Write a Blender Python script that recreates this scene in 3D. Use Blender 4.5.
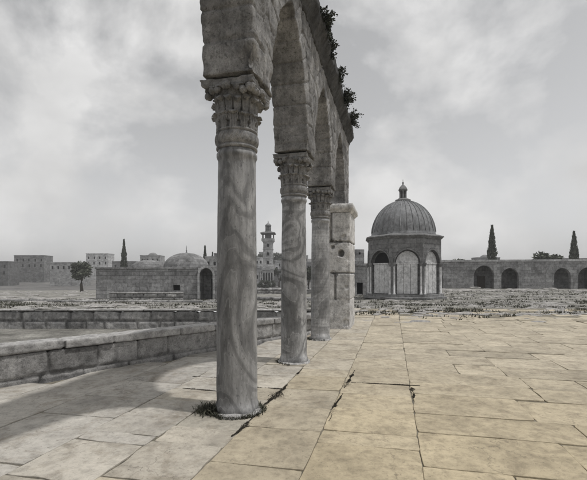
import bpy, bmesh, math, random
from mathutils import Vector, Matrix, noise
R = math.radians
sc = bpy.context.scene
for o in list(bpy.data.objects): bpy.data.objects.remove(o)
# ------------------------------------------------------------------ camera, light, exposure
cd = bpy.data.cameras.new("camera"); cam = bpy.data.objects.new("camera", cd)
sc.collection.objects.link(cam); sc.camera = cam
cam.location = (0, 0, 1.6); cam.rotation_euler = (R(90), 0, 0)
cd.sensor_width = 36; cd.lens = 36 * 400 / 587; cd.shift_y = 37 / 587
cd.clip_start = 0.05; cd.clip_end = 6000
SUN_EL, SH = 69.0, Vector((-0.95, 0.31))            # sun height and the way shadows fall on the ground
toward = Vector((-SH.x, -SH.y, math.hypot(*SH) * math.tan(R(SUN_EL)))).normalized()
sl = bpy.data.lights.new("sun", 'SUN'); sun = bpy.data.objects.new("sun", sl); sc.collection.objects.link(sun)
sl.energy = 2.7; sl.angle = R(1.5); sl.color = (1.0, 0.98, 0.955)
sun.rotation_euler = toward.to_track_quat('Z', 'Y').to_euler()
w = bpy.data.worlds.new("World"); sc.world = w; w.use_nodes = True
N, L = w.node_tree.nodes, w.node_tree.links
for n in list(N): N.remove(n)
def wn(t, **k):
    n = N.new(t)
    for a, b in k.items(): setattr(n, a, b)
    return n
out = wn('ShaderNodeOutputWorld'); bg = wn('ShaderNodeBackground'); bg.inputs[1].default_value = 0.12
sky = wn('ShaderNodeTexSky', sky_type='NISHITA', sun_disc=False)
sky.sun_elevation = R(SUN_EL); sky.sun_rotation = math.atan2(toward.x, toward.y)
sky.air_density = 1.0; sky.dust_density = 2.0; sky.altitude = 700
hs = wn('ShaderNodeHueSaturation'); hs.inputs['Saturation'].default_value = 0.06; hs.inputs['Value'].default_value = 1.12
L.new(sky.outputs[0], hs.inputs['Color'])
tc = wn('ShaderNodeTexCoord'); mp = wn('ShaderNodeMapping'); mp.inputs['Scale'].default_value = (1.5, 1.5, 2.0)
mp.inputs['Location'].default_value = (7.4, 3.3, 0.9)
L.new(tc.outputs['Generated'], mp.inputs[0])
n1 = wn('ShaderNodeTexNoise'); n1.inputs['Scale'].default_value = 1.5; n1.inputs['Detail'].default_value = 11; n1.inputs['Roughness'].default_value = 0.55
n1.inputs['Distortion'].default_value = 0.25
L.new(mp.outputs[0], n1.inputs[0])
r1 = wn('ShaderNodeValToRGB'); r1.color_ramp.elements[0].position = 0.45; r1.color_ramp.elements[1].position = 0.57
L.new(n1.outputs[0], r1.inputs[0])
n2 = wn('ShaderNodeTexNoise'); n2.inputs['Scale'].default_value = 3.2; n2.inputs['Detail'].default_value = 6
L.new(mp.outputs[0], n2.inputs[0])
r2 = wn('ShaderNodeValToRGB'); r2.color_ramp.elements[0].position = 0.3; r2.color_ramp.elements[1].position = 0.75
r2.color_ramp.elements[0].color = (5.6, 5.58, 5.55, 1); r2.color_ramp.elements[1].color = (8.0, 7.97, 7.93, 1)
L.new(n2.outputs[0], r2.inputs[0])
mx = wn('ShaderNodeMix', data_type='RGBA'); L.new(r1.outputs[0], mx.inputs[0]); L.new(hs.outputs[0], mx.inputs[6]); L.new(r2.outputs[0], mx.inputs[7])
L.new(mx.outputs[2], bg.inputs[0]); L.new(bg.outputs[0], out.inputs[0])
vs = sc.view_settings; vs.view_transform = 'Standard'; vs.look = 'None'; vs.gamma = 1; vs.use_curve_mapping = False
vs.exposure = -0.05
sc.cycles.max_bounces = 6; sc.cycles.diffuse_bounces = 3

# ------------------------------------------------------------------ helpers
COL = sc.collection
PI = math.pi
rnd = random.Random(7)
def lerp(a, b, t): return a + (b - a) * t
def sstep(a, b, x):
    t = max(0, min(1, (x - a) / (b - a))); return t * t * (3 - 2 * t)
def fbm(p, s, oct=3):
    v, a, q = 0, 1, Vector(p) * s
    for i in range(oct):
        v += a * noise.noise(q); q = q * 2.03; a *= 0.5
    return v
class MB:
    """collects shapes and links them as one mesh object"""
    def __init__(s): s.v, s.f, s.sm = [], [], []
    def add(s, vs, fs, smooth=False, M=None):
        b = len(s.v)
        s.v += [tuple(M @ Vector(p)) if M else tuple(p) for p in vs]
        s.f += [tuple(b + i for i in f) for f in fs]; s.sm += [smooth] * len(fs)
    def box(s, x0, x1, y0, y1, z0, z1, M=None):
        s.add([(x0,y0,z0),(x1,y0,z0),(x1,y1,z0),(x0,y1,z0),(x0,y0,z1),(x1,y0,z1),(x1,y1,z1),(x0,y1,z1)],
              [(0,3,2,1),(4,5,6,7),(0,1,5,4),(1,2,6,5),(2,3,7,6),(3,0,4,7)], False, M)
    def lathe(s, prof, n=32, M=None, smooth=True, ang0=0.0):
        vs, fs = [], []
        for r, z in prof:
            for i in range(n):
                a = ang0 + 2*PI*i/n; vs.append((r*math.cos(a), r*math.sin(a), z))
        m = len(prof)
        for j in range(m-1):
            for i in range(n):
                k = (i+1) % n; fs.append((j*n+i, j*n+k, (j+1)*n+k, (j+1)*n+i))
        fs.append(tuple(range(n-1, -1, -1))); fs.append(tuple((m-1)*n+i for i in range(n)))
        s.add(vs, fs, smooth, M)
    def tube(s, pts, rad, n=8):
        vs, fs = [], []; pts = [Vector(p) for p in pts]
        for j, p in enumerate(pts):
            d = (pts[min(j+1, len(pts)-1)] - pts[max(j-1, 0)]).normalized()
            q = d.to_track_quat('Z', 'Y'); r = rad[j] if isinstance(rad, (list, tuple)) else rad
            for i in range(n):
                a = 2*PI*i/n; vs.append(p + q @ Vector((r*math.cos(a), r*math.sin(a), 0)))
        for j in range(len(pts)-1):
            for i in range(n):
                k = (i+1) % n; fs.append((j*n+i, j*n+k, (j+1)*n+k, (j+1)*n+i))
        fs.append(tuple(range(n-1, -1, -1))); fs.append(tuple((len(pts)-1)*n+i for i in range(n)))
        s.add(vs, fs, True)
    def prism(s, poly, y0, y1, M=None):
        """poly of (x, z), extruded along y"""
        n = len(poly)
        s.add([(x, y0, z) for x, z in poly] + [(x, y1, z) for x, z in poly],
              [tuple(range(n)), tuple(range(2*n-1, n-1, -1))] + [((i+1) % n, i, n+i, n+(i+1) % n) for i in range(n)], False, M)
    def build(s, name, mat, parent=None, loc=(0,0,0), rz=0, bevel=0):
        me = bpy.data.meshes.new(name); me.from_pydata(s.v, [], s.f)
        me.polygons.foreach_set('use_smooth', s.sm)
        bm = bmesh.new(); bm.from_mesh(me); bmesh.ops.recalc_face_normals(bm, faces=bm.faces); bm.to_mesh(me); bm.free()
        if mat: me.materials.append(mat)
        o = bpy.data.objects.new(name, me); COL.objects.link(o)
        o.location = loc; o.rotation_euler = (0, 0, rz)
        if parent: o.parent = parent
        if bevel:
            m = o.modifiers.new('bevel', 'BEVEL'); m.width = bevel; m.segments = 2; m.limit_method = 'ANGLE'
        return o
def tag(o, label=None, cat=None, group=None, kind=None):
    if label: o['label'] = label
    if cat: o['category'] = cat
    if group: o['group'] = group
    if kind: o['kind'] = kind
    return o
def empty(name, loc, rz=0):
    o = bpy.data.objects.new(name, None); COL.objects.link(o); o.location = loc; o.rotation_euler = (0,0,rz); o.empty_display_size = .1; return o
def copy_tree(o, parent=None):
    c = o.copy(); COL.objects.link(c)
    if parent: c.parent = parent
    for ch in list(o.children): copy_tree(ch, c)
    return c
def erode(o, voxel, amp=.01, scale=4, fine=.003, fscale=30, extra=None, seed=0, tone=None):
    """weather a stone: voxel remesh it, then push its surface in and out with noise"""
    m = o.modifiers.new('r', 'REMESH'); m.mode = 'VOXEL'; m.voxel_size = voxel; m.adaptivity = 0
    dg = bpy.context.evaluated_depsgraph_get(); dg.update()
    me = bpy.data.meshes.new_from_object(o.evaluated_get(dg)); me.name = o.name
    o.modifiers.clear(); old = o.data; mats = list(old.materials); o.data = me
    if not me.materials:
        for a in mats: me.materials.append(a)
    sd = Vector((seed*3.7, seed*1.3, seed*2.1))
    if tone:
        at = me.attributes.new('tone', 'FLOAT', 'POINT'); at.data.foreach_set('value', [tone(v.co) for v in me.vertices])
    nrm = [v.normal.copy() for v in me.vertices]
    for v, n in zip(me.vertices, nrm):
        p = v.co.copy()
        d = amp*fbm(p+sd, scale, 2) + fine*noise.noise((p+sd)*fscale)
        if extra: d += extra(p, n)
        v.co = p + n*d
    me.polygons.foreach_set('use_smooth', [True]*len(me.polygons)); me.update()
    return o

# ------------------------------------------------------------------ materials
def mat(name, rough=.9, spec=.2):
    m = bpy.data.materials.new(name); m.use_nodes = True
    b = m.node_tree.nodes['Principled BSDF']; b.inputs['Roughness'].default_value = rough
    b.inputs['Specular IOR Level'].default_value = spec
    return m, m.node_tree.nodes, m.node_tree.links, b
def nd(N, t, ins=None, **k):
    n = N.new(t)
    for a, b in k.items(): setattr(n, a, b)
    for a, b in (ins or {}).items(): n.inputs[a].default_value = b
    return n
def ramp(N, pts):
    r = N.new('ShaderNodeValToRGB'); e = r.color_ramp.elements
    while len(e) < len(pts): e.new(.5)
    for x, (p, c) in zip(e, pts):
        x.position = p; x.color = (c, c, c, 1) if isinstance(c, (int, float)) else (*c, 1)
    return r
def coords(N, L, scale=(1,1,1), rot=(0,0,0)):
    t = nd(N, 'ShaderNodeTexCoord'); oi = nd(N, 'ShaderNodeObjectInfo')
    mp = nd(N, 'ShaderNodeMapping'); mp.inputs['Scale'].default_value = scale; mp.inputs['Rotation'].default_value = rot
    ml = nd(N, 'ShaderNodeMath', operation='MULTIPLY'); ml.inputs[1].default_value = 37.0
    L.new(oi.outputs['Random'], ml.inputs[0]); L.new(t.outputs['Object'], mp.inputs['Vector']); L.new(ml.outputs[0], mp.inputs['Location'])
    return mp.outputs[0]
def mixc(N, L, f, a, b, mode='MIX'):
    m = nd(N, 'ShaderNodeMix', data_type='RGBA', blend_type=mode)
    if isinstance(f, (int, float)): m.inputs[0].default_value = f
    else: L.new(f, m.inputs[0])
    for i, x in ((6, a), (7, b)):
        if isinstance(x, tuple): m.inputs[i].default_value = (*x, 1)
        else: L.new(x, m.inputs[i])
    return m.outputs[2]
def stone(name, lo, hi, dark=None, scale=1.0, bump=.5, pits=.5, streak=.5, bricks=None, rough=.92, tone=False):
    """weathered limestone: patches between lo and hi, dark lichen streaks, pits; optional coursed joints (length, height)"""
    m, N, L, b = mat(name, rough)
    dark = dark or tuple(c*.38 for c in lo)
    co = coords(N, L, (scale,)*3); cs = coords(N, L, (scale*2.6, scale*2.6, scale*.55))
    a = nd(N, 'ShaderNodeTexNoise', {'Scale': 1.7, 'Detail': 9, 'Roughness': .62}); L.new(co, a.inputs[0])
    ra = ramp(N, [(.33, 0), (.68, 1)]); L.new(a.outputs[0], ra.inputs[0])
    c = mixc(N, L, ra.outputs[0], lo, hi)
    s = nd(N, 'ShaderNodeTexNoise', {'Scale': 1.6, 'Detail': 8, 'Roughness': .7}); L.new(cs, s.inputs[0])
    rs = ramp(N, [(.5, 0), (.74, streak)]); L.new(s.outputs[0], rs.inputs[0])
    c = mixc(N, L, rs.outputs[0], c, dark)
    q = nd(N, 'ShaderNodeTexNoise', {'Scale': 5.5, 'Detail': 10, 'Roughness': .72}); L.new(co, q.inputs[0])
    rq = ramp(N, [(.36, .62), (.5, 1.0), (.66, 1.28)]); L.new(q.outputs[0], rq.inputs[0]); c = mixc(N, L, 1.0, c, rq.outputs[0], 'MULTIPLY')
    p = nd(N, 'ShaderNodeTexNoise', {'Scale': 21, 'Detail': 8, 'Roughness': .78}); L.new(co, p.inputs[0])
    rp = ramp(N, [(.37, pits), (.47, 0)]); L.new(p.outputs[0], rp.inputs[0])
    c = mixc(N, L, rp.outputs[0], c, dark)
    if tone:
        ta = nd(N, 'ShaderNodeAttribute', attribute_name='tone'); c = mixc(N, L, .8, c, ta.outputs[0], 'MULTIPLY')
    g = nd(N, 'ShaderNodeTexNoise', {'Scale': 60, 'Detail': 4}); L.new(co, g.inputs[0])
    rg = ramp(N, [(.3, .78), (.7, 1.15)]); L.new(g.outputs[0], rg.inputs[0])
    c = mixc(N, L, 1.0, c, rg.outputs[0], 'MULTIPLY')
    h = nd(N, 'ShaderNodeMath', operation='MULTIPLY_ADD'); L.new(p.outputs[0], h.inputs[0]); h.inputs[1].default_value = .8; L.new(q.outputs[0], h.inputs[2])
    hh = h.outputs[0]
    if bricks:
        t = nd(N, 'ShaderNodeTexCoord'); sp = nd(N, 'ShaderNodeSeparateXYZ'); L.new(t.outputs['Object'], sp.inputs[0])
        ad = nd(N, 'ShaderNodeMath', operation='ADD'); L.new(sp.outputs[0], ad.inputs[0]); L.new(sp.outputs[1], ad.inputs[1])
        cb = nd(N, 'ShaderNodeCombineXYZ'); L.new(ad.outputs[0], cb.inputs[0]); L.new(sp.outputs[2], cb.inputs[1])
        wv = nd(N, 'ShaderNodeTexNoise', {'Scale': 2.0, 'Detail': 3}); L.new(t.outputs['Object'], wv.inputs[0])
        mv = nd(N, 'ShaderNodeVectorMath', operation='MULTIPLY_ADD'); L.new(wv.outputs['Color'], mv.inputs[0]); mv.inputs[1].default_value = (.05,)*3; L.new(cb.outputs[0], mv.inputs[2])
        bk = nd(N, 'ShaderNodeTexBrick', {'Scale': 1.0, 'Mortar Size': bricks[1]*.045, 'Mortar Smooth': .6, 'Brick Width': bricks[0], 'Row Height': bricks[1],
                'Color1': (1.12,1.12,1.12,1), 'Color2': (.68,.68,.68,1), 'Mortar': (.5,.5,.5,1)})
        L.new(mv.outputs[0], bk.inputs[0])
        c = mixc(N, L, .85, c, bk.outputs[0], 'MULTIPLY')
        h2 = nd(N, 'ShaderNodeMath', operation='MULTIPLY_ADD'); L.new(bk.outputs['Fac'], h2.inputs[0]); h2.inputs[1].default_value = -.8; L.new(hh, h2.inputs[2]); hh = h2.outputs[0]
    bp = nd(N, 'ShaderNodeBump', {'Strength': bump, 'Distance': .03/scale}); L.new(hh, bp.inputs['Height'])
    L.new(c, b.inputs['Base Color']); L.new(bp.outputs[0], b.inputs['Normal'])
    return m
def marble(name, base, vein, scale, rot, freq, streaks, bands=0):
    """veins as contour lines of a slow noise (swirls), pale hairlines, rain streaks, optional worn horizontal banding"""
    m, N, L, b = mat(name, .62, .3)
    co = coords(N, L, scale, rot)
    a = nd(N, 'ShaderNodeTexNoise', {'Scale': .9, 'Detail': 8, 'Roughness': .42, 'Distortion': .8}); L.new(co, a.inputs[0])
    k = nd(N, 'ShaderNodeMath', operation='MULTIPLY'); L.new(a.outputs[0], k.inputs[0]); k.inputs[1].default_value = freq
    sn = nd(N, 'ShaderNodeMath', operation='SINE'); L.new(k.outputs[0], sn.inputs[0])
    rw = ramp(N, [(0, 0), (.35, .35), (.75, .75), (1, 1)]); ma = nd(N, 'ShaderNodeMath', operation='MULTIPLY_ADD'); L.new(sn.outputs[0], ma.inputs[0]); ma.inputs[1].default_value = .5; ma.inputs[2].default_value = .5
    L.new(ma.outputs[0], rw.inputs[0]); c = mixc(N, L, rw.outputs[0], base, vein)
    f = nd(N, 'ShaderNodeTexNoise', {'Scale': 3.0, 'Detail': 9, 'Roughness': .68}); L.new(co, f.inputs[0])
    rf = ramp(N, [(.32, .62), (.5, 1.0), (.68, 1.3)]); L.new(f.outputs[0], rf.inputs[0]); c = mixc(N, L, 1.0, c, rf.outputs[0], 'MULTIPLY')
    cs = coords(N, L, (6, 6, .3)); s = nd(N, 'ShaderNodeTexNoise', {'Scale': 2.4, 'Detail': 8, 'Roughness': .65}); L.new(cs, s.inputs[0])
    rs = ramp(N, [(.47, 0), (.75, streaks)]); L.new(s.outputs[0], rs.inputs[0]); c = mixc(N, L, rs.outputs[0], c, (.10,.10,.105))
    # broad worn patches
    ck = coords(N, L, (1.4, 1.4, .6)); q = nd(N, 'ShaderNodeTexNoise', {'Scale': 1.5, 'Detail': 6, 'Roughness': .55}); L.new(ck, q.inputs[0])
    rk = ramp(N, [(.38, .72), (.62, 1.22)]); L.new(q.outputs[0], rk.inputs[0]); c = mixc(N, L, 1.0, c, rk.outputs[0], 'MULTIPLY')
    # pale hairlines where the slow noise crosses a level
    ab = nd(N, 'ShaderNodeMath', operation='ABSOLUTE'); L.new(sn.outputs[0], ab.inputs[0]); rv = ramp(N, [(0, .75), (.16, 0)]); L.new(ab.outputs[0], rv.inputs[0])
    mk = nd(N, 'ShaderNodeMath', operation='MULTIPLY'); L.new(rv.outputs[0], mk.inputs[0]); L.new(f.outputs[0], mk.inputs[1])
    c = mixc(N, L, mk.outputs[0], c, tuple(min(.55, x*1.6) for x in vein))
    p = nd(N, 'ShaderNodeTexNoise', {'Scale': 26, 'Detail': 8, 'Roughness': .75}); L.new(coords(N, L, (1,1,.6)), p.inputs[0])
    rp = ramp(N, [(.36, .7), (.43, 0)]); L.new(p.outputs[0], rp.inputs[0]); c = mixc(N, L, rp.outputs[0], c, (.06,.06,.062))
    k2 = nd(N, 'ShaderNodeMath', operation='MULTIPLY_ADD'); L.new(a.outputs[0], k2.inputs[0]); k2.inputs[1].default_value = freq*3.7
    L.new(f.outputs[0], k2.inputs[2]); s2 = nd(N, 'ShaderNodeMath', operation='SINE'); L.new(k2.outputs[0], s2.inputs[0])
    r2 = ramp(N, [(.45, 1.0), (.5, .84), (.62, 1.05)]); m2 = nd(N, 'ShaderNodeMath', operation='MULTIPLY_ADD'); L.new(s2.outputs[0], m2.inputs[0]); m2.inputs[1].default_value = .5; m2.inputs[2].default_value = .5
    L.new(m2.outputs[0], r2.inputs[0]); c = mixc(N, L, .8, c, r2.outputs[0], 'MULTIPLY')
    v_ = nd(N, 'ShaderNodeTexNoise', {'Scale': 7, 'Detail': 10, 'Roughness': .8}); L.new(coords(N, L, (3.5, 3.5, .5)), v_.inputs[0])
    r3 = ramp(N, [(.34, .72), (.5, 1.0), (.64, 1.22)]); L.new(v_.outputs[0], r3.inputs[0]); c = mixc(N, L, 1.0, c, r3.outputs[0], 'MULTIPLY')
    hh = p.outputs[0]
    if bands:
        cz = coords(N, L, (.35, .35, 9), (R(4), R(-3), 0)); z = nd(N, 'ShaderNodeTexNoise', {'Scale': 1.8, 'Detail': 6, 'Roughness': .6}); L.new(cz, z.inputs[0])
        rz_ = ramp(N, [(.36, .62), (.6, 1.15)]); L.new(z.outputs[0], rz_.inputs[0]); c = mixc(N, L, bands, c, rz_.outputs[0], 'MULTIPLY')
        h2 = nd(N, 'ShaderNodeMath', operation='MULTIPLY_ADD'); L.new(z.outputs[0], h2.inputs[0]); h2.inputs[1].default_value = 1.2; L.new(hh, h2.inputs[2]); hh = h2.outputs[0]
    bp = nd(N, 'ShaderNodeBump', {'Strength': .4, 'Distance': .012}); L.new(hh, bp.inputs['Height'])
    L.new(c, b.inputs['Base Color']); L.new(bp.outputs[0], b.inputs['Normal'])
    return m
def plain(name, col, rough=.8, var=.3, scale=8):
    m, N, L, b = mat(name, rough)
    n = nd(N, 'ShaderNodeTexNoise', {'Scale': scale, 'Detail': 6}); L.new(coords(N, L), n.inputs[0])
    r = ramp(N, [(.3, 1-var), (.7, 1+var)]); L.new(n.outputs[0], r.inputs[0])
    L.new(mixc(N, L, 1.0, tuple(col), r.outputs[0], 'MULTIPLY'), b.inputs['Base Color'])
    return m
def leafm(name, col):
    m, N, L, b = mat(name, .75)
    g = nd(N, 'ShaderNodeNewGeometry'); r = ramp(N, [(0, tuple(c*.5 for c in col)), (1, tuple(c*1.7 for c in col))])
    L.new(g.outputs['Random Per Island'], r.inputs[0]); L.new(r.outputs[0], b.inputs['Base Color'])
    return m
G = lambda v, wm=0.0: (v*(1+wm), v, v*(1-wm*1.3))       # a stone grey with a touch of warmth
M_arc  = stone('arcade_stone', G(.15,.02), G(.34,.02), G(.05), 1.0, 1.0, .75, .9, tone=True)
M_corn = stone('cornice_stone', G(.05), G(.11), G(.025), 1.3, .9, .6, .8)
M_cap  = stone('capital_stone', G(.15), G(.29,.02), G(.05), 2.5, .7, .5, .8)
M_pier = stone('pier_stone', G(.44,.02), G(.66,.02), G(.12), 1.4, .9, .55, .5, tone=True)
M_par  = stone('parapet_stone', G(.25,.02), G(.40,.02), G(.10), 1.2, .9, .6, .6, tone=True)
M_cope = stone('coping_stone', G(.28,.02), G(.42,.02), G(.10), 1.6, .6, .45, .5, tone=True)
M_ret  = stone('retaining_stone', G(.20), G(.38,.02), G(.08), .8, .9, .6, .7, tone=True)
M_hall = stone('hall_stone', G(.22), G(.38), G(.08), .5, .8, .5, .6, bricks=(.9,.42))
M_pale = stone('pale_stone', G(.34), G(.46), G(.2), .6, .6, .35, .35, bricks=(.9,.45))
M_ruin = stone('ruin_stone', G(.24), G(.42), G(.12), .5, .8, .5, .5, bricks=(.8,.4))
M_shr  = stone('shrine_stone', G(.16), G(.25), G(.08), .8, .5, .35, .5, bricks=(.7,.34))
M_shrp = stone('shrine_panel_stone', G(.46), G(.62), G(.22), .9, .3, .25, .55)
M_min  = stone('minaret_stone', G(.34), G(.50), G(.12), .3, .5, .4, .5, bricks=(1.2,.6))
M_dome_st = stone('dome_stone', G(.17), G(.29), G(.09), .5, .6, .5, .6, bricks=(.8,.3))
M_lead = stone('lead_sheet', G(.13,-.02), G(.22,-.02), G(.08), .7, .3, .2, .7, rough=.55)
M_leadp= stone('lead_pale', G(.24,-.02), G(.34,-.02), G(.12), .7, .2, .2, .5, rough=.55)
M_dark = plain('dark_opening', (.012,.012,.013), .9)
M_wood = plain('old_wood', (.07,.06,.05), .8)
M_soil = stone('soil', (.15,.135,.105), (.28,.255,.20), G(.07), 1.0, .8, .6, .5)
M_court= stone('court_ground', (.15,.145,.13), (.34,.33,.30), G(.055), .35, 1.0, .7, .2)
M_hill = stone('hill_ground', G(.10,.02), G(.2,.03), G(.05), .05, .6, .5, .5)
M_rub  = stone('rubble', G(.22,.03), G(.40,.04), G(.12), 2, .7, .4, .4)
M_leaf = leafm('foliage_dark', (.055,.062,.046)); M_leaf2 = leafm('foliage_grey', (.075,.082,.062))
M_bark = plain('bark', (.08,.07,.06), .9)
M_weed = leafm('dry_weed', (.06,.06,.045))
M_caper = leafm('wall_plant_leaf', (.03,.034,.026))
M_hs = [stone('house_stone_%s' % n, G(a), G(b), G(a*.5), .2, .4, .4, .4, bricks=(1.4,.6)) for n, a, b in
        (('grey', .18, .27), ('pale', .30, .40), ('white', .48, .58), ('dark', .13, .2))]
# paving slabs: colour of each slab comes from its own attribute
def paving():
    m, N, L, b = mat('paving_slab', .8, .25)
    at = nd(N, 'ShaderNodeAttribute', attribute_name='slab'); tc_ = nd(N, 'ShaderNodeTexCoord')
    t = nd(N, 'ShaderNodeVectorMath', operation='MULTIPLY_ADD'); cb = nd(N, 'ShaderNodeCombineXYZ')
    for i in range(3): L.new(at.outputs['Alpha'], cb.inputs[i])
    L.new(cb.outputs[0], t.inputs[0]); t.inputs[1].default_value = (31, 47, 13); L.new(tc_.outputs['Object'], t.inputs[2])
    a = nd(N, 'ShaderNodeTexNoise', {'Scale': 1.3, 'Detail': 9, 'Roughness': .65}); L.new(t.outputs[0], a.inputs[0])
    ra = ramp(N, [(.3, .68), (.5, .98), (.7, 1.16)]); L.new(a.outputs[0], ra.inputs[0])
    c = mixc(N, L, 1.0, at.outputs[0], ra.outputs[0], 'MULTIPLY')
    s = nd(N, 'ShaderNodeTexNoise', {'Scale': 2.4, 'Detail': 10, 'Roughness': .72, 'Distortion': .6}); L.new(t.outputs[0], s.inputs[0])
    rs = ramp(N, [(.50, 0), (.68, .62)]); L.new(s.outputs[0], rs.inputs[0]); c = mixc(N, L, rs.outputs[0], c, (.17,.14,.10))
    s2 = nd(N, 'ShaderNodeTexNoise', {'Scale': 9, 'Detail': 9, 'Roughness': .75}); L.new(t.outputs[0], s2.inputs[0])
    rs2 = ramp(N, [(.36, .74), (.5, 1), (.66, 1.16)]); L.new(s2.outputs[0], rs2.inputs[0]); c = mixc(N, L, 1.0, c, rs2.outputs[0], 'MULTIPLY')
    p = nd(N, 'ShaderNodeTexNoise', {'Scale': 34, 'Detail': 9, 'Roughness': .8}); L.new(t.outputs[0], p.inputs[0])
    rp = ramp(N, [(.34, .8), (.43, 0)]); L.new(p.outputs[0], rp.inputs[0]); c = mixc(N, L, rp.outputs[0], c, (.09,.08,.06))
    # hairline cracks
    v = nd(N, 'ShaderNodeTexVoronoi', {'Scale': .9}, feature='DISTANCE_TO_EDGE')
    dv = nd(N, 'ShaderNodeVectorMath', operation='MULTIPLY_ADD'); L.new(a.outputs['Color'], dv.inputs[0]); dv.inputs[1].default_value = (.9,)*3; L.new(t.outputs[0], dv.inputs[2]); L.new(dv.outputs[0], v.inputs[0])
    rv = ramp(N, [(.0, .6), (.006, 0)]); L.new(v.outputs[0], rv.inputs[0])
    mk = nd(N, 'ShaderNodeTexNoise', {'Scale': .8}); L.new(t.outputs[0], mk.inputs[0]); rm = ramp(N, [(.52, 0), (.6, 1)]); L.new(mk.outputs[0], rm.inputs[0])
    mm = nd(N, 'ShaderNodeMath', operation='MULTIPLY'); L.new(rv.outputs[0], mm.inputs[0]); L.new(rm.outputs[0], mm.inputs[1])
    c = mixc(N, L, mm.outputs[0], c, (.05,.042,.035))
    h = nd(N, 'ShaderNodeMath', operation='MULTIPLY_ADD'); L.new(p.outputs[0], h.inputs[0]); h.inputs[1].default_value = .6; L.new(a.outputs[0], h.inputs[2])
    bp = nd(N, 'ShaderNodeBump', {'Strength': .5, 'Distance': .03}); L.new(h.outputs[0], bp.inputs['Height'])
    L.new(c, b.inputs['Base Color']); L.new(bp.outputs[0], b.inputs['Normal'])
    return m
M_pave = paving()

# ------------------------------------------------------------------ arcade frame: u runs along the arcade, w to its right
ANG = math.atan2(99.5, 400); A = Vector((math.sin(ANG), math.cos(ANG))); B = Vector((math.cos(ANG), -math.sin(ANG)))
C1 = Vector((-0.679, 4.808)); S = 2.845; RZ = PI/2 - ANG
def P(u, w_, z=0):
    q = C1 + A*u + B*w_; return Vector((q.x, q.y, z))
WL, WR = .285, .345          # wall faces left and right of the axis

# ------------------------------------------------------------------ ground
LP0, LD = Vector((-2.40, 7.90)), Vector((.65, .76)).normalized()      # line of the low parapet
LN = Vector((-LD.y, LD.x))                                             # points to the court side
def height(x, y):
    """terrain beyond the retaining wall"""
    left = 1 - sstep(1.5, 7, x)
    h = -.04 - left*1.0*sstep(22, 50, y) - 1.2*sstep(60, 110, y)
    crest = 15 + 3.5*noise.noise(Vector((x*.008, 0, 3.1))) + 2*noise.noise(Vector((x*.03, 1, 0)))
    crest *= lerp(1, .62, sstep(10, 110, x))
    h += crest*sstep(165, 300, y) + 6*sstep(300, 1200, y)
    if y < 70: h += .05*noise.noise(Vector((x*.6, y*.6, 0))) + .035*noise.noise(Vector((x*2.1, y*2.1, 4)))
    else: h += .4*noise.noise(Vector((x*.06, y*.06, 0)))*sstep(90, 200, y)
    return h
ys = [20 + i*.35 for i in range(115)]; y = ys[-1]
while y < 3000: y += max(.5, y*.035); ys.append(y)
xs = [0]; x = 0
while x < 3000: x += max(.45, x*.05) if x < 14 else x*.06; xs.append(x)
xs = sorted([-a for a in xs[1:]] + xs)
mb = MB(); nx = len(xs)
for yy in ys:
    for xx in xs: mb.v.append((xx, yy, height(xx, yy)))
for j in range(len(ys)-1):
    for i in range(nx-1): mb.f.append((j*nx+i, j*nx+i+1, (j+1)*nx+i+1, (j+1)*nx+i)); mb.sm.append(True)
g = mb.build('court_ground', M_court); tag(g, kind='structure')
g.data.materials.append(M_hill)
for p in g.data.polygons:
    if p.center.y > 115: p.material_index = 1
mb = MB(); mb.add([(-80,-60,-1),(2.2,-60,-1),(2.2,20.3,-1),(-80,20.3,-1)], [(0,1,2,3)])
tag(mb.build('lower_ground', M_court), kind='structure')
# earth under the platform paving
mb = MB()
a0 = LP0 + LD*-28; a1 = LP0 + LD*5.0
poly = [(a0.x, a0.y), (-15,-60), (90,-60), (90,20.4), (2.2,20.4), (a1.x+.25, a1.y)]
mb.add([(x, y, -.011) for x, y in poly], [tuple(range(len(poly)))])
mb.add([(2.2,20.4,-.011),(2.2,20.4,-1.1),(a1.x+.25,a1.y,-1.1),(a1.x+.25,a1.y,-.011)], [(0,1,2,3)])
tag(mb.build('platform_ground', M_soil), kind='structure')

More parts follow.
